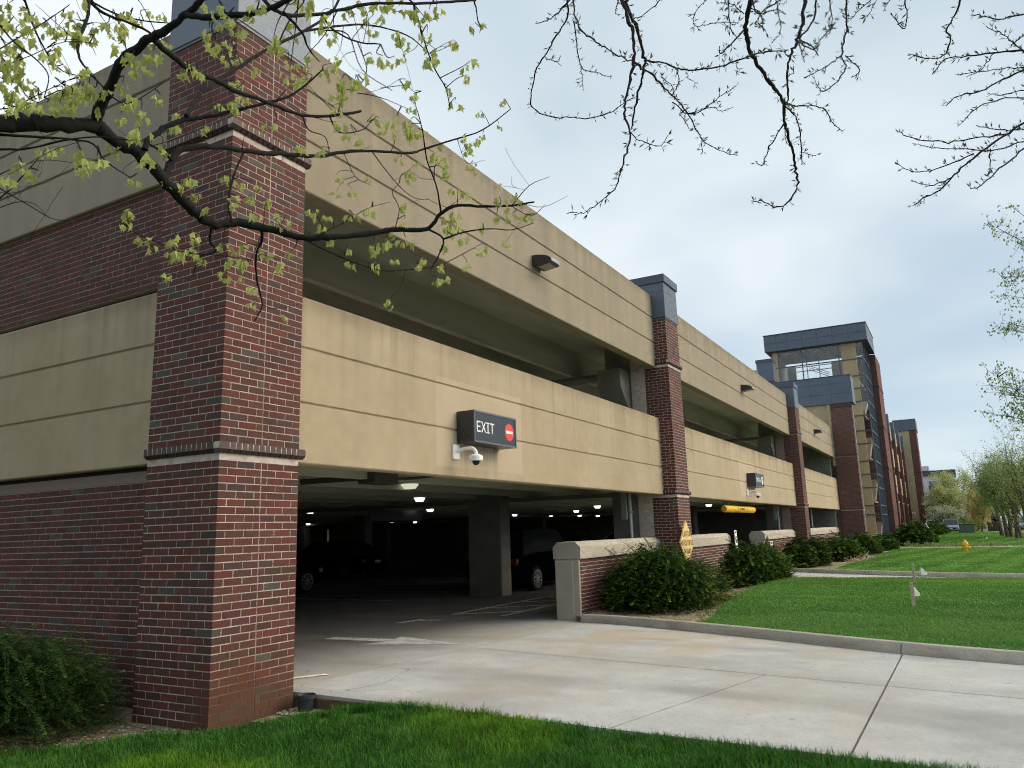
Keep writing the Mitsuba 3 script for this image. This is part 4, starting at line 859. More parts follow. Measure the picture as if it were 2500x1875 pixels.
car('white car by the glass tower, nose among the yews', 'car_white', 58.8, -2.75, .02, 8, 4.4, 1.75, 1.36)
car('dark suv under the large far tree', 'car_dark', 122, -6.0, .14, 90, 4.8, 1.9, 1.75, True)
for i, (x, y, p, lab) in enumerate(((112, -11.6, 'car_white', 'white suv behind the street tree trunks'), (108, -12.6, 'car_silver_blue', 'blue grey car right of the street tree trunks'), (136, -14.5, 'car_white', 'small white car farthest down the street'))): car(lab, p, x, y, .12, 180, 4.6, 1.8, 1.5 + .2 * (i == 0), i == 0)

# ---------------------------------------------------------------- far background
AB = thing('apartment_block', 'grey and white apartment block with balconies beyond the trees', 'building')
part(AB, 'wall', box(200, 215, -6, 12, 0, 11.7), 'far_white'); part(AB, 'roof', box(199.6, 215.5, -6.4, 12.4, 11.702, 12.9), 'far_roof'); part(AB, 'penthouse', box(203, 212, -1.0, 8, 12.902, 14.2), 'far_white')
part(AB, 'brick_wall', box(199.8, 199.998, -6, 12, 0, 7.1), 'far_brown')
for y in np.arange(-5.4, 11, 3.1):
    for z in (2.0, 4.9, 8.6):
        w = part(AB, 'window', box(199.68, 199.79, y, y + 1.5, z, z + 1.9), 'far_window')
        part(w, 'frame', MB().box(199.60, 199.675, y - .08, y + 1.58, z + 1.88, z + 1.98).box(199.60, 199.675, y + .70, y + .80, z, z + 1.87).tm(), 'far_white')
        part(AB, 'balcony', MB().box(198.9, 199.79, y - .2, y + 1.7, z - .16, z - .05).box(198.9, 198.98, y - .2, y + 1.7, z - .05, z + .75).tm(), 'far_roof')
k = thing('garden_wall', 'low dark wall and fence under the far trees', 'wall'); part(k, 'wall', box(128, 128.4, -9, 3, 0, 1.4), 'far_brown'); part(k, 'coping', box(127.9, 128.5, -9, 3, 1.402, 1.5), 'far_white')
k = thing('trash_enclosure', 'dark brown shelter box beside the pavement', 'shelter'); part(k, 'bin', bevel_box(103, 104.3, -9.9, -8.5, .05, 1.25, .05), 'bin_brown'); part(k, 'hood', bevel_box(102.9, 104.4, -9.8, -8.7, 1.253, 2.05, .3), 'sign_black')
one('bollard', tube_mesh([(76, -8.62, -.2), (76, -8.62, 1.5)], .09, 10), 'plastic_black', 'dark post beside the first street tree trunk', 'post', smooth=40)
one('utility_pole', tube_mesh([(118, -11.4, 0), (118, -11.4, 4.0)], .16, 10), 'far_white', 'pale pole near the brown shelter box', 'pole', smooth=40)
one('blue_bin', bevel_box(112, 113.2, -14.3, -12.7, .9, 2.5, .05), 'bin_blue', 'blue panel sign beyond the street trees', 'sign')

# ---------------------------------------------------------------- plants
def unit(n): v = rng.normal(size=(n, 3)); return v / np.linalg.norm(v, axis=1, keepdims=True)
def quads(c, a, b, uv):       # c centre of base, a half width vector, b length vector -> thin leaf triangles (kite)
    n = len(c)
    V = np.stack([c, c + b * .45 + a, c + b, c + b * .45 - a], 1).reshape(-1, 3)
    i = np.arange(n)[:, None] * 4
    F = np.concatenate([i + [0, 1, 2], i + [0, 2, 3]], 0)
    return V, F, np.repeat(uv, 4, 0)
def yew(cx, cy, zf, rx, ry, h, label, nspray, seed, axis=0.0, needle=.034, group='yew shrubs along the front', bias=0.0):
    """a spreading yew: stems fan out from the foot, each carries flat sprays of paired needles with paler new tips"""
    r = np.random.default_rng(seed); k = thing('yew_shrub', label, 'shrub', group)
    z0 = float(zf); ca, sa = math.cos(axis), math.sin(axis)
    st = MB(); C_, A_, B_, U_ = [], [], [], []
    lobes = [(r.uniform(-.55, .55), r.uniform(-.5, .5), r.uniform(.62, 1.0)) for _ in range(11)]
    for s in range(int(nspray * 2.3)):
        lx, ly, lh = lobes[r.integers(len(lobes))]
        th, ph = r.uniform(0, 2 * np.pi), np.arccos(r.uniform(-.05, 1.0))
        rad = r.uniform(.55, 1.0) ** .6
        px = lx + math.sin(ph) * math.cos(th) * rad * .62; py = ly + math.sin(ph) * math.sin(th) * rad * .62; pz = lh * (.02 + .98 * max(math.cos(ph), 0) ** .85) * rad + .10 * abs(r.normal())
        tip = np.array([px * rx, py * ry, max(pz * h, .05)])
        out = np.array([px * rx, py * ry, 0]); out = out / (np.linalg.norm(out) + 1e-6)
        d = out * r.uniform(.7, 1.0) + np.array([0, 0, r.uniform(-.05, .5)]) + r.normal(0, .22, 3); d /= np.linalg.norm(d)
        Ls = r.uniform(.14, .30)
        if r.random() < .05 + bias * .15: tip = tip + d * r.uniform(.08, .30) + [0, 0, r.uniform(0, .12)]; Ls *= 1.7
        base = tip - d * Ls
        side = np.cross(d, [0, 0, 1]); side /= np.linalg.norm(side) + 1e-6; nn = np.cross(side, d)
        m = int(10 * Ls / .2) + 4
        t = np.linspace(.05, 1, m); droop = -.05 * t ** 2
        ax = base + d * (t[:, None] * Ls) + np.outer(droop, [0, 0, 1])
        fresh = r.random() < .36 + bias + .22 * np.clip(px - .2, -.6, .8)  # new tips, weighted to one side to paint in its sunlight
        for sg in (-1, 1):
            ln = needle * (1.25 - .55 * t) * r.uniform(.85, 1.2, m)
            b = (side * sg * .85 + d * .55) * 1.0; b = b / np.linalg.norm(b) * ln[:, None] + nn * (r.normal(0, .006, m))[:, None]
            a = np.tile(d, (m, 1)) * needle * .27
            tip_u = np.clip((t - .45) * 1.8, 0, 1) * (1.0 if fresh else .35) + .08 + r.uniform(0, .12, m)
            C_.append(ax); A_.append(a); B_.append(b); U_.append(np.stack([np.clip(tip_u, 0, 1), r.random(m)], 1))
        C_.append(ax[-1:]); A_.append(side[None] * needle * .22); B_.append(d[None] * needle * 1.3); U_.append(np.array([[.9 if fresh else .4, .5]]))
    V, F, U = quads(np.vstack(C_), np.vstack(A_), np.vstack(B_), np.vstack(U_))
    R = np.array([[ca, -sa, 0], [sa, ca, 0], [0, 0, 1]]); V = V @ R.T + [cx, cy, z0]
    part(k, 'foliage', trimesh.Trimesh(V, F, process=False), 'yew', uv=U, kind='stuff')
    for i in range(16):
        lx, ly, lh = lobes[i % len(lobes)]; e = np.array([lx * rx * 1.2 + r.normal(0, .1), ly * ry * 1.2 + r.normal(0, .1), h * lh * .62])
        P_ = smooth_line([(r.normal(0, .08), r.normal(0, .08), -.1), e * [.45, .45, .40], e], 3) @ R.T + [cx, cy, z0]
        v, f = tube(P_, np.linspace(.018, .006, len(P_)), 5); st.add(v, f)
    part(k, 'stems', st.tm(), 'twig')
    return k
yew(-0.88, 1.75, 0.0, 1.10, 1.2, .86, 'dark yew shrub against the brick side wall', 2800, 1, .6, .024, bias=-.26)  # negative bias on these two paints in shade with fewer pale tips
yew(-1.9, 3.1, 0.0, 1.2, 1.2, .95, 'dark yew shrub at the frame edge by the side wall', 1300, 11, .6, .028, bias=-.26)
yb = lambda x, y: float(z_b(x, y)) - .03
yew(10.35, -.52, yb(10.2, -.5), 1.75, 1.05, 1.16, 'largest yew shrub, beside the near guard wall end post', 4600, 2, -.10, .035)
yew(15.7, -.75, yb(15.5, -.7), 2.1, 1.0, 1.0, 'yew shrub below the second pillar and caution sign', 3000, 3, 0, .045)
yew(25.9, -.55, z_c(26, -1), 1.6, .95, .98, 'rounded yew shrub in front of the second guard wall end post', 1500, 4, 0, .07)
yew(30.8, -.95, z_c(30, -1), 2.2, 1.0, .92, 'yew shrub with browned straw at its foot below the third pillar', 1500, 5, 0, .08)
yew(36.3, -1.15, z_c(36, -1), 2.3, 1.1, .92, 'dark yew shrub between third pillar and stair block', 1300, 6, 0, .09)
yew(43.0, -1.9, z_c(43, -1), 2.2, .9, .80, 'yew shrub at the foot of the stair block', 900, 7, 0, .11)
yew(51.5, -3.0, z_c(50, -1), 3.0, 1.3, 1.55, 'yew shrub in front of the glass tower', 900, 8, 0, .12)
yew(54.9, -3.6, z_c(56, -1), 1.4, .8, .95, 'yew shrub under the tower brick pier', 900, 9, 0, .13)
yew(70.5, -2.0, z_c(70, -1), 4.5, 1.2, 1.25, 'long clipped yew mass along the far wing', 1100, 10, 0, .17)
yew(86.0, -3.0, z_c(86, -1), 5.0, 1.4, 1.2, 'dark round yew before the silver blue sedan', 900, 12, 0, .18)
yew(94.0, -3.6, z_c(90, -1), 2.0, 1.0, 1.1, 'small yew beside the silver blue sedan', 500, 13, 0, .18)

# straw under the fourth yew
def scatter_blades(poly, zf, dens, hr, w, key, label, seed, lean=.35, stripes=None, patchy=0.0, holes=(), m='grass_blade'):
    import shapely
    r = np.random.default_rng(seed); poly = poly if isinstance(poly, Polygon) else Polygon(poly)
    x0, y0, x1, y1 = poly.bounds; n = int((x1 - x0) * (y1 - y0) * dens)
    P_ = np.stack([r.uniform(x0, x1, n), r.uniform(y0, y1, n)], 1); P_ = P_[shapely.contains_xy(poly, P_[:, 0], P_[:, 1])]
    if patchy: P_ = P_[r.random(len(P_)) > patchy * np.clip((meshkit.fbm(np.column_stack([P_ * 2.2, P_[:, 0] * 0]), 3, 5) - .42) * 4, 0, 1)]
    for hx_, hy_, hr_ in holes: P_ = P_[np.hypot(P_[:, 0] - hx_, (P_[:, 1] - hy_)) > hr_ * r.uniform(.5, 1.1, len(P_))]
    n = len(P_); z = zf(P_[:, 0], P_[:, 1])
    h = r.uniform(*hr, n) * (0.55 + .95 * meshkit.fbm(np.column_stack([P_ * 1.6, P_[:, 0] * 0]), 2, 3)); a = r.uniform(0, 2 * np.pi, n)
    L = np.stack([np.cos(a), np.sin(a)], 1) * (h * r.uniform(.05, 1.0, n) * lean * 2)[:, None]
    if stripes is not None: L += stripes(P_) * h[:, None]
    wd = np.stack([-np.sin(a), np.cos(a)], 1) * (w * r.uniform(.6, 1.3, n))[:, None] / 2
    b = np.column_stack([P_, z - .01]); B3 = np.column_stack([wd, 0 * z]); mid = b + np.column_stack([L * .35, h * .6 + .01]); tip = b + np.column_stack([L, h * .97 + .01])
    V = np.stack([b - B3, b + B3, mid - B3 * .75, mid + B3 * .75, tip], 1).reshape(-1, 3); i = np.arange(n)[:, None] * 5
    F = np.concatenate([i + [0, 1, 3], i + [0, 3, 2], i + [2, 3, 4]], 0)
    U = np.stack([r.random(n), r.random(n)], 1); U = np.repeat(U, 5, 0); U[:, 1] = np.tile([.15, .15, .55, .55, 1.0], n) * .8 + U[:, 1] * .2
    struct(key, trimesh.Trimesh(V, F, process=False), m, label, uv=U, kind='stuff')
near_lawn = [(-3.4, 1.6), (-2.2, 1.75), (-1.3, 1.10), (-0.75, 0.58), (-0.32, 0.30), (0.0, -0.10), (0.30, -0.24), (0.66, -0.34), (0.80, -.55), (0.99, -.75), (0.995, -6.4), (-1.0, -4.2), (-2.4, -1.5)]
scatter_blades(near_lawn, z_front, 7000, (.045, .085), .0055, 'grass', 'long fresh green grass at the foot of the near pillar', 21, .42, patchy=.5, holes=((.78, -.95, .16), (.62, -.70, .10), (.92, -1.35, .10), (.45, -1.6, .06), (.2, -1.0, .05)))
scatter_blades([(.80, -.55), (.99, -.60), (1.015, -1.15), (1.01, -2.2), (.93, -2.2), (.86, -.9)], z_front, 4500, (.07, .12), .006, 'grass', 'tall tufts of grass leaning over the driveway edge', 22, .4, patchy=.75)
stripe = lambda period, ang: (lambda P_: np.outer(np.sign(np.sin((P_[:, 0] * math.cos(ang) + P_[:, 1] * math.sin(ang)) * 2 * np.pi / period)) * .55, [-math.sin(ang), math.cos(ang)]))
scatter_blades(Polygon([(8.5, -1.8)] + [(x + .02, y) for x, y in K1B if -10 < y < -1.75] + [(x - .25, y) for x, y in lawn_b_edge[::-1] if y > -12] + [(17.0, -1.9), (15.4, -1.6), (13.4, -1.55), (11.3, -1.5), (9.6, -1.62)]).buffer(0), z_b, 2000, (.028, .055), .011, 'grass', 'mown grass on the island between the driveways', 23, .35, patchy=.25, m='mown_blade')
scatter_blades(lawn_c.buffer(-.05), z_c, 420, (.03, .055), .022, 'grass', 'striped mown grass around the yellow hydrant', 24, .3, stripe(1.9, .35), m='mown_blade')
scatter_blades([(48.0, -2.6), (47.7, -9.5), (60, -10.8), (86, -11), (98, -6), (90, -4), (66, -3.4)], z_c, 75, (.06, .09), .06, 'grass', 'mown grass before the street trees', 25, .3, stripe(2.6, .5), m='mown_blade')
# wisps at the mulch edge
scatter_blades([(8.6, -1.5), (11.3, -1.2), (15, -1.3), (17.5, -1.8), (15.4, -1.6), (11.3, -1.58), (9.0, -1.75)], lambda x, y: z_b(x, y) - .01, 260, (.03, .06), .01, 'grass', 'thin weeds along the earth bed', 26, .6)
def chips(poly, zf, n, size, bsdf, name, label, seed, flat=.35):
    import shapely
    r = np.random.default_rng(seed); poly = Polygon(poly); x0, y0, x1, y1 = poly.bounds
    P_ = np.stack([r.uniform(x0, x1, n * 3), r.uniform(y0, y1, n * 3)], 1); P_ = P_[shapely.contains_xy(poly, P_[:, 0], P_[:, 1])][:n]
    ico = trimesh.creation.icosphere(subdivisions=0); m = MB()
    for p in P_:
        s = r.uniform(*size); v = ico.vertices * (s * np.array([1, r.uniform(.4, .9), flat])) * r.uniform(.75, 1.2, (12, 1)); a = r.uniform(0, 6.3); c_, s_ = math.cos(a), math.sin(a)
        v = v @ np.array([[c_, s_, 0], [-s_, c_, 0], [0, 0, 1]]); m.add(v + [p[0], p[1], float(zf(p[0], p[1])) + s * flat * .4], ico.faces, (r.random(), r.random()))
    struct(name, m.tm(), bsdf, label, uv=m.uv(), kind='stuff')
chips([(-1.6, 1.5), (-.75, .68), (-.25, .40), (0, .0), (-.02, .9), (-.1, 1.6), (-1.6, 2.2)], lambda x, y: 0, 420, (.006, .022), 'pebble', 'pebbles', 'pale pebbles scattered on the bed by the pillar', 31)
chips([(.72, -.02), (.72, -.34), (1.0, -.5), (1.0, .25), (.95, .02)], lambda x, y: 0.0, 420, (.008, .018), 'pebble', 'gravel', 'tan gravel beside the black pot', 32, .6)
chips(bed1, lambda x, y: z_b(x, y) - .01, 1600, (.01, .035), 'chip', 'wood_chips', 'dry chips and clippings under the yews', 33, .25)
m = MB()
for i in range(500):
    p = np.array([rng.uniform(28.6, 32.6), rng.uniform(-2.1, -1.6), .05]); d = rng.normal(0, 1, 3) * [.3, .2, .12]; v, f = tube([p, p + d], .008, 3, False); m.add(v, f)
struct('straw', m.tm(), 'stake_wood', 'browned straw clippings at the foot of a yew', kind='stuff')
# planting bed tufts
for i in range(16):
    y = -2.9 - i * .42 + rng.uniform(-.1, .1); x = 46.3 + rng.uniform(-.4, .7); s = rng.uniform(.16, .30)
    k = thing('small_shrub', 'small round green tuft in the planting bed behind the hydrant', 'shrub', 'tufts in the planting bed')
    n = 160; d = unit(n); d[:, 2] = abs(d[:, 2]) + .15; c = d * (s * rng.uniform(.5, 1, (n, 1))) + [x, y, z_c(x, y) - .02]
    V, F, U = quads(c, unit(n) * .02, d * .07, np.stack([rng.random(n), rng.random(n)], 1)); scene[k] = plydict(trimesh.Trimesh(V, F, process=False), 'green_leaf', uv=U)
k = thing('daffodil', 'single pale flower standing in the planting bed', 'flower'); part(k, 'stem', tube_mesh([(46.2, -6.75, 0), (46.2, -6.78, .45)], .01, 5), 'far_bark'); part(k, 'flower_head', trimesh.creation.icosphere(1, .04).apply_translation([46.2, -6.78, .47]), 'white_paint')

# ---- trees
def crown_tree(name, label, base, height, crown, leaf, n, lsize, seed, trunk_r, multi=1, cat='tree', group=None, sparse=.5, bark='far_bark', low=.3):
    """trunk that forks, limbs to points spread through the crown's volume, twigs, and leaf-sized faces round the twig ends"""
    r = np.random.default_rng(seed); k = thing(name, label, cat, group); b = np.array(base, float); rx, ry, rz = crown; cz = height - rz
    tr, tips = MB(), []
    for s in range(multi):
        off = np.array([r.normal(0, .12), r.normal(0, .12), 0]) * (multi > 1)
        top = b + [r.normal(0, .06 * height), r.normal(0, .06 * height), height * .62]
        L = smooth_line([b + off - [0, 0, .2], b + off * 2 + (top - b) * .45 + r.normal(0, .08, 3), top], 4); v, f = tube(L, np.linspace(trunk_r, trunk_r * .45, len(L)), 7); tr.add(v, f)
        for i in range(15 // multi + 3):
            t = r.uniform(low, 1.0); a = L[int(t * (len(L) - 1))]; d = unit(1)[0]; rr = r.uniform(.45, .95)
            e = b + np.array([d[0] * rx * rr, d[1] * ry * rr, cz + d[2] * rz * rr]); e[2] = max(e[2], a[2] + .1 * rz)
            P_ = smooth_line([a, (a + e) / 2 + [0, 0, .08 * rz] + r.normal(0, .08 * rx, 3), e], 3); v, f = tube(P_, np.linspace(trunk_r * .32, trunk_r * .05, len(P_)), 5, False); tr.add(v, f)
            tips += [(P_[j], e - a) for j in range(2, len(P_))]
            for q in range(9):
                j = r.integers(2, len(P_)); e2 = P_[j] + r.normal(0, .3, 3) * [rx, ry, rz] * .8; v, f = tube([P_[j], (P_[j] + e2) / 2 + r.normal(0, .04 * rx, 3), e2], [trunk_r * .09, trunk_r * .06, trunk_r * .03], 4, False); tr.add(v, f); tips += [(e2, e2 - P_[j]), ((P_[j] + e2) / 2, e2 - P_[j])]
    part(k, 'trunk', tr.tm(), bark, 40)
    T_ = np.array([t[0] for t in tips]); idx = r.integers(len(T_), size=n); c = T_[idx] + r.normal(0, 1, (n, 3)) * np.array([rx, ry, rz]) * (.035 + .075 * r.random((n, 1)))
    if sparse: c = c[meshkit.fbm(c * (1.6 / rx), 3, seed) > sparse * .62]
    n = len(c); d = unit(n) * [1, 1, .6] - [0, 0, .25]
    V, F, U = quads(c, unit(n) * lsize * .32, d * lsize, np.stack([r.random(n), r.random(n)], 1)); part(k, 'crown', trimesh.Trimesh(V, F, process=False), leaf, uv=U, kind='stuff')
    return k
SG = 'street trees along the pavement'
crown_tree('street_tree', 'slender street tree with pale leaves, first trunk in the row', (70.5, -8.55, 0), 7.6, (2.6, 2.2, 3.0), 'green_leaf', 15000, .11, 41, .16, group=SG)
crown_tree('street_tree', 'street tree with twin trunks in the middle of the row', (66.2, -8.75, 0), 7.2, (2.6, 2.2, 2.9), 'green_leaf', 15000, .11, 42, .15, 2, group=SG)
crown_tree('street_tree', 'leaning street tree right of the twin trunks', (63.3, -9.1, 0), 7.0, (2.4, 2.2, 2.7), 'green_leaf', 13000, .11, 43, .14, group=SG)
crown_tree('street_tree', 'slim grey street tree rightmost of the close row', (62.0, -9.35, 0), 7.4, (2.6, 2.0, 3.0), 'spring_leaf', 6000, .12, 44, .10, group=SG)
crown_tree('street_tree', 'dark trunked street tree at the frame edge', (56.5, -9.55, 0), 8.2, (2.9, 2.2, 3.4), 'spring_leaf', 7000, .12, 45, .15, group=SG)
crown_tree('willow_tree', 'large spreading yellow green tree beyond the green box', (112, -5.7, .1), 8.3, (5.0, 3.4, 3.6), 'willow_leaf', 52000, .17, 46, .30, 2, low=.15, sparse=.45)
crown_tree('amber_tree', 'orange budded tree between willow and street trees', (100, -7.7, .1), 5.9, (1.7, 1.5, 2.5), 'amber_leaf', 20000, .13, 47, .10, sparse=.4)
crown_tree('blossom_tree', 'low white flowering tree under the large willow', (104, -4.2, .1), 3.9, (2.8, 2.4, 1.6), 'blossom', 20000, .13, 48, .12, 2, sparse=.35)
crown_tree('small_tree', 'fresh green tree beside the far brick end wall', (118, -2.9, .1), 5.0, (2.4, 1.6, 2.4), 'green_leaf', 18000, .16, 49, .12, sparse=.3)
crown_tree('small_tree', 'yellow green tree behind the amber tree', (118, -9.2, .1), 7.2, (3.0, 2.2, 3.0), 'willow_leaf', 20000, .17, 50, .15, sparse=.4)
crown_tree('small_tree', 'broad leafy tree added outside the frame to shade the side wall', (-4.6, 6.5, 0), 8.5, (3.0, 3.4, 3.6), 'green_leaf', 16000, .14, 53, .16, sparse=.2)  # unseen tree, added to block sky and darken the side wall
crown_tree('hedge', 'dark evergreen hedge under the flowering tree', (124, -5.0, 0), 2.2, (2.2, 5.5, 1.2), 'yew', 7000, .22, 51, .10, 3, cat='hedge', sparse=0, low=.1)
crown_tree('small_tree', 'round shrub beside the brown shelter box', (106, -7.4, 0), 1.7, (1.0, 1.0, .75), 'green_leaf', 2500, .13, 52, .06, cat='shrub', sparse=0, low=.1)

# ---------------------------------------------------------------- overhanging trees: limbs traced as lines with their own distances, then twigs and leaves
R1 = lambda a, b: (a / 1.7648, b / 1.7648)
R2 = lambda a, b: (1250 + a / 1.7648, b / 1.7648)
class Limbs:
    """limbs given as (pixel path, pixel thickness start and end); the distance along a limb starts from the limb it grows out of and drifts"""
    def __init__(s, conv, d0, seed): s.conv, s.d0, s.r, s.nodes, s.lines = conv, d0, np.random.default_rng(seed), [], []
    def add(s, path, w0, w1, dist0=None, drift=None, per=4):
        px = smooth_line([(*s.conv(*p), 0) for p in path], per)[:, :2]
        if dist0 is None:
            N = np.array(s.nodes); q = np.hypot(N[:, 0] - px[0, 0], N[:, 1] - px[0, 1]); j = q.argmin(); dist0 = N[j, 2] if q[j] < 60 else s.d0 + s.r.uniform(-.4, .5)
        drift = s.r.uniform(-.0007, .0011) if drift is None else drift
        ln = np.concatenate([[0], np.cumsum(np.hypot(*np.diff(px, axis=0).T))]); D = dist0 * (1 + drift * ln) + .03 * np.sin(ln / 60 + s.r.uniform(0, 6))
        W = np.array([at(u, v, d) for (u, v), d in zip(px, D)]); rad = np.linspace(w0, w1, len(px)) / 1.7648 / 2 * D / FPX
        W = W + s.r.normal(0, .15, W.shape) * rad[:, None]
        rad = rad * (1 + s.r.normal(0, .07, len(rad)))
        s.nodes += [(u, v, d, *w, r_) for (u, v), d, w, r_ in zip(px, D, W, rad)]; s.lines.append((W, rad)); return W, rad
    def near(s, u, v):
        N = np.array(s.nodes); q = np.hypot(N[:, 0] - u, N[:, 1] - v); return N[q.argmin()]
MT = thing('maple_tree', 'maple branch with fresh yellow green leaves reaching across the pillar', 'tree')
LM = Limbs(R1, 4.6, 61)
main = LM.add([(-30, 523), (100, 528), (200, 535), (390, 540), (430, 555), (520, 620), (620, 680), (690, 760), (760, 840), (830, 905), (910, 965), (1000, 960), (1110, 975), (1200, 1000), (1310, 1025), (1420, 1020), (1560, 1010), (1700, 990), (1840, 985), (1900, 920), (1970, 885), (2090, 890), (2206, 885), (2300, 870)], 60, 7, 4.3, .00016)
limbs = [([(410, 535), (440, 440), (480, 370), (520, 280), (590, 210), (660, 160), (740, 110), (800, 65), (850, 20), (890, -30)], 44, 22), ([(800, 65), (900, 75), (1000, 65), (1080, 60), (1160, 35), (1240, 0), (1290, -25)], 26, 20),
    ([(1170, 35), (1240, 65), (1380, 60), (1480, 40), (1600, 15), (1750, 15), (1900, 10), (2050, 0)], 16, 9), ([(2040, 0), (2052, 40), (2058, 88)], 8, 4), ([(660, 170), (740, 240), (830, 305), (920, 340), (1010, 390), (1100, 420), (1200, 460), (1300, 495), (1420, 500), (1555, 480)], 24, 11),
    ([(625, 640), (640, 600), (700, 555), (780, 520), (830, 510), (900, 500), (1000, 480), (1100, 455), (1220, 425), (1300, 380), (1390, 300)], 26, 7), ([(800, 500), (870, 400), (980, 320), (1060, 270), (1160, 210), (1300, 140), (1420, 60), (1470, -20)], 17, 9),
    ([(705, 770), (740, 690), (780, 645), (860, 630), (960, 635), (1080, 655), (1180, 660), (1290, 670), (1400, 670), (1480, 655), (1600, 650), (1760, 660), (1830, 640), (1960, 600), (2080, 560), (2200, 470)], 30, 4), ([(740, 690), (700, 655), (640, 620)], 12, 8),
    ([(1220, 50), (1300, 140), (1330, 210), (1375, 265)], 12, 4), ([(910, 975), (905, 1040), (930, 1080), (860, 1110), (830, 1190)], 11, 4), ([(1120, 980), (1130, 1030), (1105, 1090), (1105, 1200), (1130, 1310), (1095, 1385)], 13, 5), ([(1130, 1310), (1180, 1330), (1290, 1310)], 4, 2),
    ([(1000, 955), (985, 880), (1000, 780), (1035, 690), (1050, 660)], 11, 8), ([(1840, 985), (1910, 1030), (1885, 1110), (1860, 1150)], 10, 4), ([(1910, 1030), (2000, 1000), (2110, 985), (2206, 990), (2300, 960)], 8, 3), ([(1310, 1030), (1430, 1090), (1530, 1130), (1640, 1165), (1780, 1160), (1900, 1140), (2020, 1080)], 10, 4),
    ([(1330, 1035), (1400, 1000), (1480, 960), (1580, 900), (1680, 870)], 6, 2), ([(1900, 915), (1880, 800), (1840, 690), (1820, 560), (1790, 450)], 8, 4), ([(1780, 15), (1830, 180), (1870, 290), (1920, 380), (1940, 470)], 8, 4), ([(380, -20), (380, 60), (350, 150), (335, 220), (360, 280), (420, 350), (500, 430), (570, 440), (700, 360)], 14, 3),
    ([(380, 0), (450, 60), (560, 100), (660, 150), (740, 240)], 12, 8), ([(400, 10), (500, 60), (620, 90), (740, 100)], 8, 4), ([(100, -20), (140, 100), (175, 180), (230, 270), (290, 315), (380, 330)], 8, 3), ([(0, 110), (60, 180), (160, 260), (210, 330), (190, 420)], 7, 3), ([(0, 210), (100, 150), (200, 90), (300, 20)], 5, 3), ([(0, 290), (130, 240), (280, 180), (420, 190)], 4, 2),
    ([(-20, 580), (150, 590), (300, 600), (400, 620), (450, 690), (560, 765)], 11, 4), ([(-20, 645), (120, 640), (250, 610), (400, 590), (520, 600), (610, 605)], 9, 4), ([(-20, 870), (60, 800), (150, 700), (200, 640)], 6, 2), ([(-20, 800), (100, 870), (220, 940), (290, 950)], 5, 2), ([(-20, 900), (80, 870), (150, 880), (210, 940)], 4, 2), ([(-20, 760), (70, 720), (190, 690), (310, 700)], 4, 2), ([(0, 830), (60, 830), (130, 800), (180, 740)], 3, 2),
    ([(525, 960), (600, 1010), (720, 1060), (800, 1090), (940, 1100), (1120, 1125)], 5, 3), ([(0, 470), (60, 460), (200, 390), (330, 330)], 5, 2), ([(1420, 500), (1460, 570), (1560, 560), (1600, 520)], 7, 3), ([(1300, 495), (1330, 560), (1400, 590), (1420, 660)], 6, 3), ([(1600, 650), (1700, 780), (1780, 850), (1850, 860)], 5, 2), ([(1480, 655), (1530, 760), (1600, 800)], 4, 2),
    ([(1700, 990), (1720, 900), (1690, 830), (1720, 790)], 5, 2), ([(1190, 210), (1240, 100), (1300, 20), (1320, -20)], 7, 5), ([(1380, 60), (1440, 130), (1540, 180), (1640, 190)], 9, 5), ([(1300, 135), (1480, 110), (1600, 110), (1750, 150), (1850, 230)], 10, 4), ([(1540, 180), (1580, 300), (1540, 390)], 5, 3), ([(1640, 380), (1740, 370), (1790, 400)], 4, 2), ([(1540, 400), (1640, 420), (1760, 470)], 5, 2), ([(1400, 130), (1500, 150), (1560, 300), (1690, 390)], 6, 3), ([(2206, 885), (2280, 800), (2370, 760)], 5, 2), ([(2206, 890), (2290, 930), (2350, 880)], 4, 2), ([(1970, 600), (2010, 700), (2090, 690)], 3, 1.5)]
for p_, a_, b_ in limbs: LM.add(p_, a_ * .92, b_ * .92)
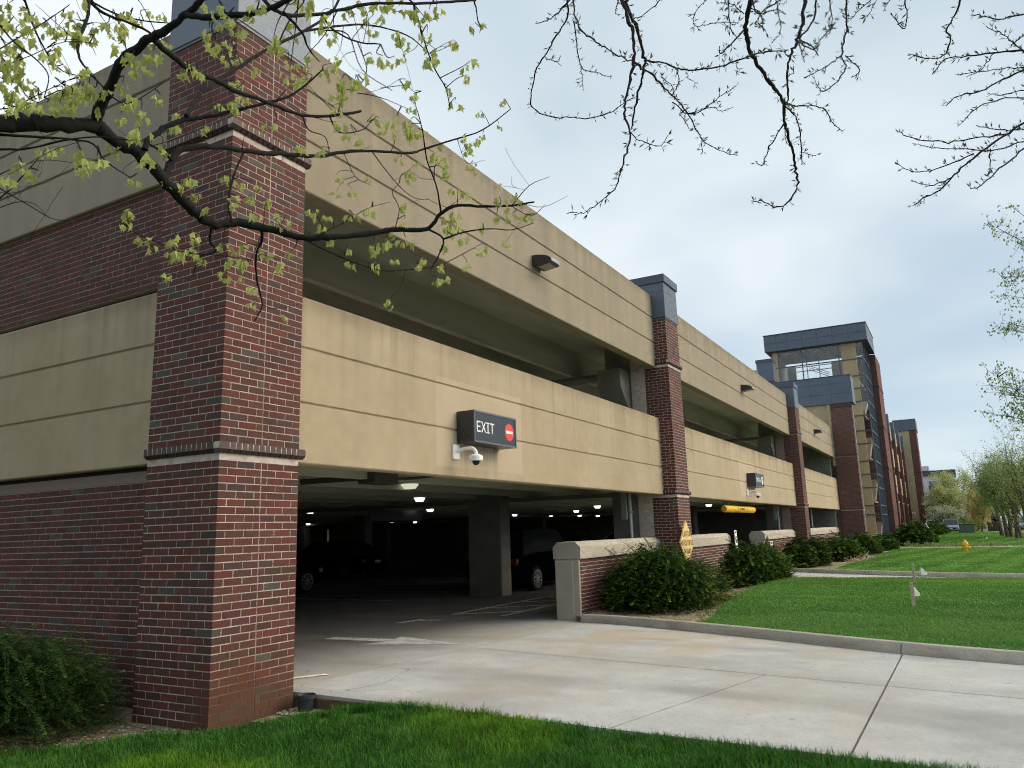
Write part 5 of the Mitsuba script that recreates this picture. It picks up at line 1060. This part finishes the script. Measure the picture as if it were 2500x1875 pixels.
leafpx = [(590, 290), (660, 230), (720, 190), (800, 290), (850, 300), (900, 130), (930, 185), (1020, 110), (990, 190), (970, 240), (1030, 250), (1085, 290), (1000, 440), (945, 450), (1020, 350), (1240, 270), (1300, 320), (1250, 150), (1200, 180), (690, 420), (520, 500), (600, 560), (610, 480), (400, 380), (280, 370), (330, 640), (190, 630), (500, 640), (420, 680), (130, 730), (80, 700), (575, 770), (560, 900), (540, 960), (590, 1020), (650, 1040), (755, 780), (820, 760), (840, 835), (890, 890), (980, 760), (1010, 855), (1085, 845), (1100, 795), (1040, 790), (1150, 860), (1185, 960), (1230, 935), (1090, 915), (850, 1010), (755, 1015), (780, 1080), (830, 1070), (870, 1105), (730, 1180), (980, 1110), (1060, 1110), (1110, 1060), (1140, 1085), (1200, 1130), (1255, 1090), (1290, 625), (1350, 910), (1380, 970), (1400, 925), (1520, 920), (1600, 900), (1690, 1000), (1740, 955), (1660, 1030), (1750, 1030), (1500, 1070), (1510, 1125), (1620, 1130), (1690, 1115), (1820, 1110), (1800, 1140), (1880, 1200), (1920, 1190), (1930, 980), (1990, 1020), (2010, 1140), (2060, 1080), (2080, 980), (2140, 930), (1950, 920), (2150, 850), (2180, 880), (1530, 590), (1580, 760), (1520, 820), (1450, 830), (1450, 760), (1610, 500), (1650, 560), (1690, 580), (1760, 540), (1800, 560), (1720, 680), (1770, 740), (1900, 620), (1910, 690), (1920, 740), (2020, 640), (2000, 590), (2080, 580), (2150, 540), (2170, 430), (1930, 380), (1960, 440), (1750, 350), (1790, 400), (1780, 460), (1530, 350), (1550, 330), (1460, 390), (1440, 460), (1430, 280), (1400, 310), (1470, 260), (1580, 80), (1600, 130), (1720, 150), (1650, 250), (1740, 240), (1850, 50), (1880, 40), (1780, 40), (1730, 20), (1840, 150), (1950, 200), (970, 80), (1060, 60), (880, 10), (960, 30), (1100, 20), (1290, 0), (60, 310), (20, 270), (50, 400), (20, 470), (130, 440), (200, 450), (250, 400), (330, 370), (350, 420), (270, 440), (180, 490), (310, 440), (110, 180), (130, 150), (330, 130), (400, 120), (330, 60), (270, 50), (320, 90), (540, 140), (540, 70), (560, 60), (600, 80), (700, 60), (620, 170), (380, 160), (240, 130), (60, 80), (90, 110), (640, 50), (510, 200), (20, 60), (40, 20), (150, 60), (210, 230), (260, 280), (100, 350), (10, 350), (150, 380), (2230, 850), (2260, 930), (2200, 930), (2090, 1060), (1610, 1060), (1900, 1140), (1960, 960)]
def leaf_variant(seed, s=.054):
    """a hanging cluster of young lobed leaves"""
    r = np.random.default_rng(seed); m = MB(); stems = MB()
    for i in range(r.integers(4, 7)):
        out = np.array([(0, 0), (.30, .10), (.52, .30), (.36, .42), (.50, .70), (.22, .66), (0, 1.0), (-.22, .66), (-.50, .70), (-.36, .42), (-.52, .30), (-.30, .10)]) * [.8, 1.0]
        P3 = np.column_stack([out[:, 0], 0 * out[:, 0], -out[:, 1]]); fold = abs(out[:, 0]); P3[:, 1] = fold * r.uniform(.7, 1.5) + (out[:, 1] ** 2) * r.uniform(-.35, .35); P3[:, 0] *= r.uniform(.5, .85)
        mid = np.array([[0, .05, -.45]]); V = np.vstack([P3, mid]) * s * r.uniform(.7, 1.25)
        a, b = r.uniform(0, 6.28), r.uniform(-.5, .5); Ra = np.array([[math.cos(a), -math.sin(a), 0], [math.sin(a), math.cos(a), 0], [0, 0, 1]]); Rb = np.array([[1, 0, 0], [0, math.cos(b), -math.sin(b)], [0, math.sin(b), math.cos(b)]])
        o = np.array([r.normal(0, .018), r.normal(0, .018), r.uniform(-.028, .0)]); V = V @ (Ra @ Rb).T + o
        n = len(P3); V = np.vstack([V, [[0.0008, 0, .004], [-.0008, 0, .004]], V[:1] + [0, 0, .0015]]); m.add(V, [(j, (j + 1) % n, n) for j in range(n)] + [(n + 1, n + 2, 0), (n + 2, n + 3, 0)], (r.random(), r.random()))
    return m
leafpx += [(float(rng.uniform(0, 620)), float(rng.uniform(-10, 470))) for _ in range(34)] + [(float(rng.uniform(1380, 2080)), float(rng.uniform(20, 780))) for _ in range(22)]
variants = []
for i in range(8):
    m = leaf_variant(100 + i); variants.append(plydict(m.tm(), 'maple_leaf', False, m.uv()))
twg = MB(); cl = []
for (a, b) in leafpx:
    u, v = R1(a, b); N = LM.near(u, v); d = N[2] + rng.uniform(-.12, .12); W = at(u, v, d); P0 = N[3:6]
    if np.linalg.norm(W - P0) > .012:
        L = smooth_line([P0, (P0 + W) / 2 + rng.normal(0, .02, 3) + [0, 0, .02], W + [0, 0, .012]], 3); v_, f_ = tube(L, np.linspace(.0035, .0016, len(L)), 4, False); twg.add(v_, f_)
    cl.append(W)
Nn = np.array(LM.nodes)
for i in range(110):           # extra side twigs, half of them with a leaf cluster at the end
    N = Nn[rng.integers(len(Nn))]
    if N[6] > .02: continue
    W = N[3:6] + rng.normal(0, .13, 3) + [0, 0, .03]; L = smooth_line([N[3:6], (N[3:6] + W) / 2 + rng.normal(0, .02, 3), W], 3); v_, f_ = tube(L, np.linspace(min(N[6] * .5, .003), .0012, len(L)), 4, False); twg.add(v_, f_)
    if rng.random() < .55: cl.append(W)
bm = MB()
for W, rad in LM.lines:
    v_, f_ = tube(W, rad, 9); bm.add(v_, f_)
part(MT, 'branches', bm.tm(), 'bark', 50); part(MT, 'twigs', twg.tm(), 'twig', kind='stuff')
for W in cl:
    part(MT, 'leaf_cluster', variants[rng.integers(8)], 'maple_leaf', world=T().translate(W.tolist()).rotate([0, 0, 1], float(rng.uniform(0, 360))).rotate([1, 0, 0], float(rng.uniform(-25, 25))).scale(float(rng.uniform(.65, 1.1))))
e0 = main[0][0]; L = smooth_line([e0, e0 + [-.35, .75, .03], e0 + [-.75, 1.55, -.15]], 5); part(MT, 'limb', tube_mesh(L, np.linspace(main[1][0], .11, len(L)), 10), 'bark', 50)
t0 = e0 + [-.8, 1.6, 0]; L = smooth_line([(t0[0] - .1, t0[1] + .1, -.3), (t0[0] - .05, t0[1], 1.5), (t0[0], t0[1], 3.0), (t0[0] + .1, t0[1] + .1, 5.2), (t0[0] - .1, t0[1] + .3, 8.0)], 5)
part(MT, 'trunk', tube_mesh(L, np.linspace(.20, .10, len(L)), 12), 'bark', 50)
ups = [l for l in LM.lines if False]
# upper limbs of the maple that leave the frame join the trunk above
for W, rad in LM.lines:
    u0 = (W[0] - CAM_P) @ UP / ((W[0] - CAM_P) @ FW)
    if u0 > .485 and rad[0] > .004:
        L = smooth_line([W[0], W[0] + (np.array([t0[0], t0[1], 6.5]) - W[0]) * .4 + [0, 0, .4], np.array([t0[0], t0[1], 6.0])], 4); part(MT, 'limb', tube_mesh(L, np.linspace(rad[0], .03, len(L)), 6), 'bark', 50)

def locust(label, conv_limbs, d0, seed, trunk, knots):
    k = thing('locust_tree', label, 'tree', None); LL = Limbs(R2, d0, seed)
    for j, (p_, a_, b_) in enumerate(conv_limbs): LL.add(p_, a_ * .72 + .3, b_ * .72 + .3, d0 if j == 0 else None, None, 5)
    r = np.random.default_rng(seed); bm, lf = MB(), []
    for W, rad in LL.lines:
        W[1:-1] += r.normal(0, 1, (len(W) - 2, 3)) * (np.minimum(rad[1:-1], .008) * .35 + .0022)[:, None]
        rad *= r.uniform(.85, 1.2, len(rad)); v_, f_ = tube(W, rad, 7); bm.add(v_, f_)
        dirs = np.gradient(W, axis=0); dirs /= np.linalg.norm(dirs, axis=1, keepdims=True) + 1e-9
        seg = np.linalg.norm(np.diff(W, axis=0), axis=1)
        for i in range(len(W) - 1):
            for q in range(int(seg[i] / .024) + (r.random() < .5)):
                p = W[i] + (W[i + 1] - W[i]) * r.random(); d = np.cross(dirs[i], unit(1)[0]) + dirs[i] * .5 + [0, 0, .15]; d /= np.linalg.norm(d); ln = r.uniform(.008, .024); big = r.random() < .5
                e = p + d * ln; v_, f_ = tube([p, p + d * ln * .6, e], [.0026, .0021, .0012], 4, False); bm.add(v_, f_)
                if big or i > len(W) * .86:
                    for z in range(r.integers(2, 6)):
                        d2 = d + unit(1)[0] * .55 + [0, 0, .3]; d2 /= np.linalg.norm(d2); lf.append((e, d2 * r.uniform(.020, .048)))
    for kx_ in knots:            # limbs above the frame back to the trunk
        starts = [(W[0], rad[0]) for W, rad in LL.lines if ((W[0] - CAM_P) @ UP / ((W[0] - CAM_P) @ FW)) > .485 or ((W[0] - CAM_P) @ RT / ((W[0] - CAM_P) @ FW)) > .655]
        for p, r0 in starts:
            L = smooth_line([p, (p + np.array(kx_)) / 2 + [0, 0, .25], np.array(kx_)], 4); v_, f_ = tube(L, np.linspace(r0, max(.012, r0 * 1.3), len(L)), 6, False); bm.add(v_, f_)
        L = smooth_line([kx_, (np.array(kx_) + np.array([trunk[0], trunk[1], 5.0])) / 2 + [0, 0, .4], (trunk[0], trunk[1], 4.2)], 5); v_, f_ = tube(L, np.linspace(.03, .10, len(L)), 9); bm.add(v_, f_)
    part(k, 'branches', bm.tm(), 'twig', 50)
    c = np.array([a for a, b in lf]); b = np.array([b for a, b in lf]); n = len(c)
    V, F, U = quads(c, np.cross(b, unit(n)) * .12, b, np.stack([r.random(n), r.random(n)], 1)); part(k, 'young_leaves', trimesh.Trimesh(V, F, process=False), 'locust_leaf', uv=U, kind='stuff')
    L = smooth_line([(trunk[0], trunk[1], -.3), (trunk[0] + .05, trunk[1], 2.2), (trunk[0], trunk[1], 4.3), (trunk[0], trunk[1] + .1, 7.5)], 5); part(k, 'trunk', tube_mesh(L, np.linspace(.19, .10, len(L)), 12), 'bark', 50)
L1 = [([(470, -20), (500, 80), (520, 140), (525, 250), (515, 320), (490, 430), (485, 500), (510, 570), (500, 640), (470, 720), (450, 800), (380, 870), (310, 915), (250, 915)], 20, 3), ([(490, 10), (540, 130), (560, 230), (572, 270), (555, 350), (535, 440), (512, 560)], 18, 8), ([(530, 270), (600, 320), (660, 380), (700, 420), (750, 480), (800, 570), (830, 610), (900, 650), (970, 670)], 11, 3), ([(570, 262), (650, 270), (720, 295), (800, 300), (900, 285), (1000, 250), (1100, 225), (1190, 215)], 9, 6),
    ([(525, 265), (460, 240), (400, 205), (340, 165), (300, 130), (270, 60), (258, -20)], 6, 9), ([(240, -20), (235, 80), (180, 170), (150, 230), (105, 300), (85, 400), (85, 460), (150, 500), (250, 505), (330, 510), (430, 480), (490, 440), (530, 420)], 8, 5), ([(235, 15), (190, 60), (150, 90), (100, 103)], 8, 3), ([(265, 90), (280, 200), (300, 290), (350, 310), (425, 332)], 7, 3), ([(300, 290), (305, 375)], 4, 2), ([(510, 570), (560, 610), (640, 628), (670, 585)], 6, 3), ([(690, 440), (760, 490), (830, 470), (890, 420), (965, 372)], 6, 3), ([(760, 488), (860, 462), (900, 478), (955, 460)], 4, 2), ([(710, 295), (720, 350), (700, 390)], 5, 3), ([(750, 300), (765, 340), (800, 360)], 3, 2), ([(520, 85), (560, 65), (630, 10), (645, -15)], 5, 4), ([(460, -10), (450, 30), (445, 60)], 6, 3), ([(720, 490), (760, 545), (780, 565)], 4, 2), ([(815, 590), (820, 660)], 4, 2), ([(150, 255), (200, 265), (210, 240)], 4, 3), ([(240, 30), (200, 35)], 4, 2), ([(700, 430), (690, 370), (640, 330)], 4, 3),
    ([(1035, -20), (1010, 100), (1015, 170), (1035, 240), (1080, 310), (1120, 370), (1165, 430), (1175, 520), (1190, 590), (1215, 670), (1225, 740), (1230, 800), (1200, 860), (1140, 895), (1090, 870), (1030, 865)], 24, 4), ([(1260, -20), (1250, 100), (1230, 170), (1200, 240), (1185, 330), (1190, 420), (1175, 450)], 17, 7), ([(1170, 452), (1260, 455), (1340, 465), (1380, 520), (1425, 565)], 8, 3), ([(1180, 460), (1220, 500), (1240, 580), (1250, 705)], 8, 4), ([(1240, 655), (1310, 672)], 4, 2), ([(1170, 535), (1110, 630), (1080, 710), (1050, 695)], 7, 4), ([(1000, 130), (940, 190), (900, 230), (895, 200)], 9, 4), ([(930, -20), (940, 120), (970, 165)], 7, 3), ([(860, -20), (790, 50), (790, 110), (880, 98), (975, 100)], 5, 3), ([(1130, -20), (1160, 120), (1120, 185)], 5, 3), ([(1440, -20), (1440, 130), (1420, 240), (1440, 290), (1400, 350), (1340, 392), (1308, 355)], 9, 3), ([(1435, 240), (1500, 300), (1460, 335)], 6, 3), ([(1190, -10), (1100, 30), (1060, 90), (1090, 130)], 7, 3), ([(1320, -20), (1290, 100), (1240, 180), (1300, 215)], 9, 5), ([(1365, -20), (1380, 100), (1350, 165)], 6, 3), ([(1420, 240), (1350, 290), (1260, 335)], 6, 3), ([(1565, -20), (1470, 70), (1440, 85)], 4, 3), ([(1570, 0), (1530, 75)], 3, 2), ([(1690, -20), (1700, 60), (1690, 125), (1640, 70)], 6, 3), ([(1640, -20), (1600, 50)], 4, 2), ([(1020, 30), (1080, 60), (1130, 40), (1180, 60)], 6, 3), ([(1000, 60), (960, 20), (900, 10)], 5, 3), ([(1030, 10), (1075, 80), (1085, 135)], 6, 3), ([(1190, 330), (1215, 310), (1200, 290)], 5, 3), ([(970, 255), (965, 330)], 4, 2), ([(1240, 170), (1290, 200), (1320, 240)], 8, 4), ([(1235, 180), (1260, 270)], 5, 3), ([(1390, 100), (1330, 170), (1300, 210)], 5, 3), ([(1175, 540), (1185, 620)], 4, 3)]
L2 = [([(2260, 480), (2206, 530), (2100, 600), (2000, 670), (1920, 740), (1840, 820), (1780, 850), (1730, 885)], 13, 4), ([(1945, -20), (1900, 80), (1870, 130), (1890, 170), (1860, 240), (1790, 250), (1720, 235)], 8, 4), ([(2260, 40), (2206, 60), (2100, 85), (2040, 70), (1980, 65)], 7, 4), ([(2260, 205), (2206, 215), (2080, 225), (1990, 240), (1870, 250), (1810, 320)], 10, 4), ([(2260, 285), (2206, 290), (2080, 300), (1930, 320)], 7, 3), ([(2260, 260), (2206, 300), (2100, 350), (2000, 400), (1930, 410), (1870, 455)], 8, 4), ([(1990, 662), (1850, 720), (1730, 740), (1650, 698)], 6, 3), ([(2130, 580), (1970, 600), (1860, 610), (1740, 600), (1660, 568)], 7, 4), ([(2260, 600), (2206, 610), (2060, 650), (1960, 640), (1830, 640), (1750, 620)], 7, 3), ([(2260, 590), (2206, 640), (2100, 730), (2020, 800), (1975, 812)], 8, 4), ([(1900, 762), (1800, 800), (1720, 778)], 5, 3), ([(2260, 420), (2100, 430), (2000, 470), (1920, 545)], 6, 3), ([(2206, 220), (2130, 160), (2050, 120)], 5, 3), ([(2150, 200), (2190, 160), (2206, 150)], 5, 4), ([(2080, 225), (2020, 300), (1960, 330)], 4, 2), ([(2260, 380), (2206, 385), (2110, 410), (2050, 400)], 6, 3), ([(2060, 640), (2060, 700), (2050, 760)], 5, 3), ([(2206, 560), (2100, 560), (2000, 540)], 5, 3), ([(1775, 855), (1775, 880)], 3, 2)]
locust('bare locust branches with tiny leaf buds hanging into the sky from above', L1, 5.6, 71, (2.2, -11.5), [(.6, -6.6, 7.4)])
locust('locust twigs with tiny leaf buds reaching in from the sky\'s right edge', L2, 6.3, 72, (5.2, -13.0), [(3.4, -9.2, 5.6)])
# a young tree whose sprays reach in from the right edge, half way to the pillar row
ET = thing('edge_tree', 'small leaved tree sprays at the right edge of the sky', 'tree')
r = np.random.default_rng(81); bm, lf = MB(), []
tb = np.array([18.6, -9.6, .1])
for (u, v, n_) in ((2412, 545, 5), (2470, 505, 3), (2445, 675, 5), (2455, 720, 4), (2440, 800, 5), (2470, 790, 4), (2412, 905, 6), (2415, 940, 6), (2425, 1010, 6), (2450, 960, 6), (2470, 1000, 5), (2480, 590, 3), (2478, 930, 6)):
    e = at(u, v, 22.0 + r.uniform(-1.2, 1.2)); a = np.array([tb[0] + r.normal(0, .2), tb[1] + .2, e[2] - r.uniform(.4, .9)])
    L = smooth_line([a, (a + e) / 2 + r.normal(0, .12, 3), e], 6); v_, f_ = tube(L, np.linspace(.020, .004, len(L)), 5, False); bm.add(v_, f_)
    for q in range(n_ * 8):
        j = r.integers(len(L) // 2, len(L)); e2 = L[j] + r.normal(0, .17, 3) * (1.6 - .9 * j / len(L)); v_, f_ = tube([L[j], (L[j] + e2) / 2 + r.normal(0, .02, 3), e2], [.006, .004, .003], 4, False); bm.add(v_, f_)
        for z in range(6): lf.append((e2 + r.normal(0, .05, 3), unit(1)[0] * [.06, .06, .04] - [0, 0, .04]))
L = smooth_line([tb - [0, 0, .3], tb + [.1, 0, 3], tb + [0, .1, 6], tb + [.1, .1, 9.5]], 5); v_, f_ = tube(L, np.linspace(.13, .03, len(L)), 8); bm.add(v_, f_)
part(ET, 'branches', bm.tm(), 'twig', 50); c = np.array([a for a, b in lf]); b = np.array([b for a, b in lf]); n = len(c)
V, F, U = quads(c, np.cross(b, unit(n)) * .35, b, np.stack([r.random(n), r.random(n)], 1)); part(ET, 'leaves', trimesh.Trimesh(V, F, process=False), 'green_leaf', uv=U, kind='stuff')
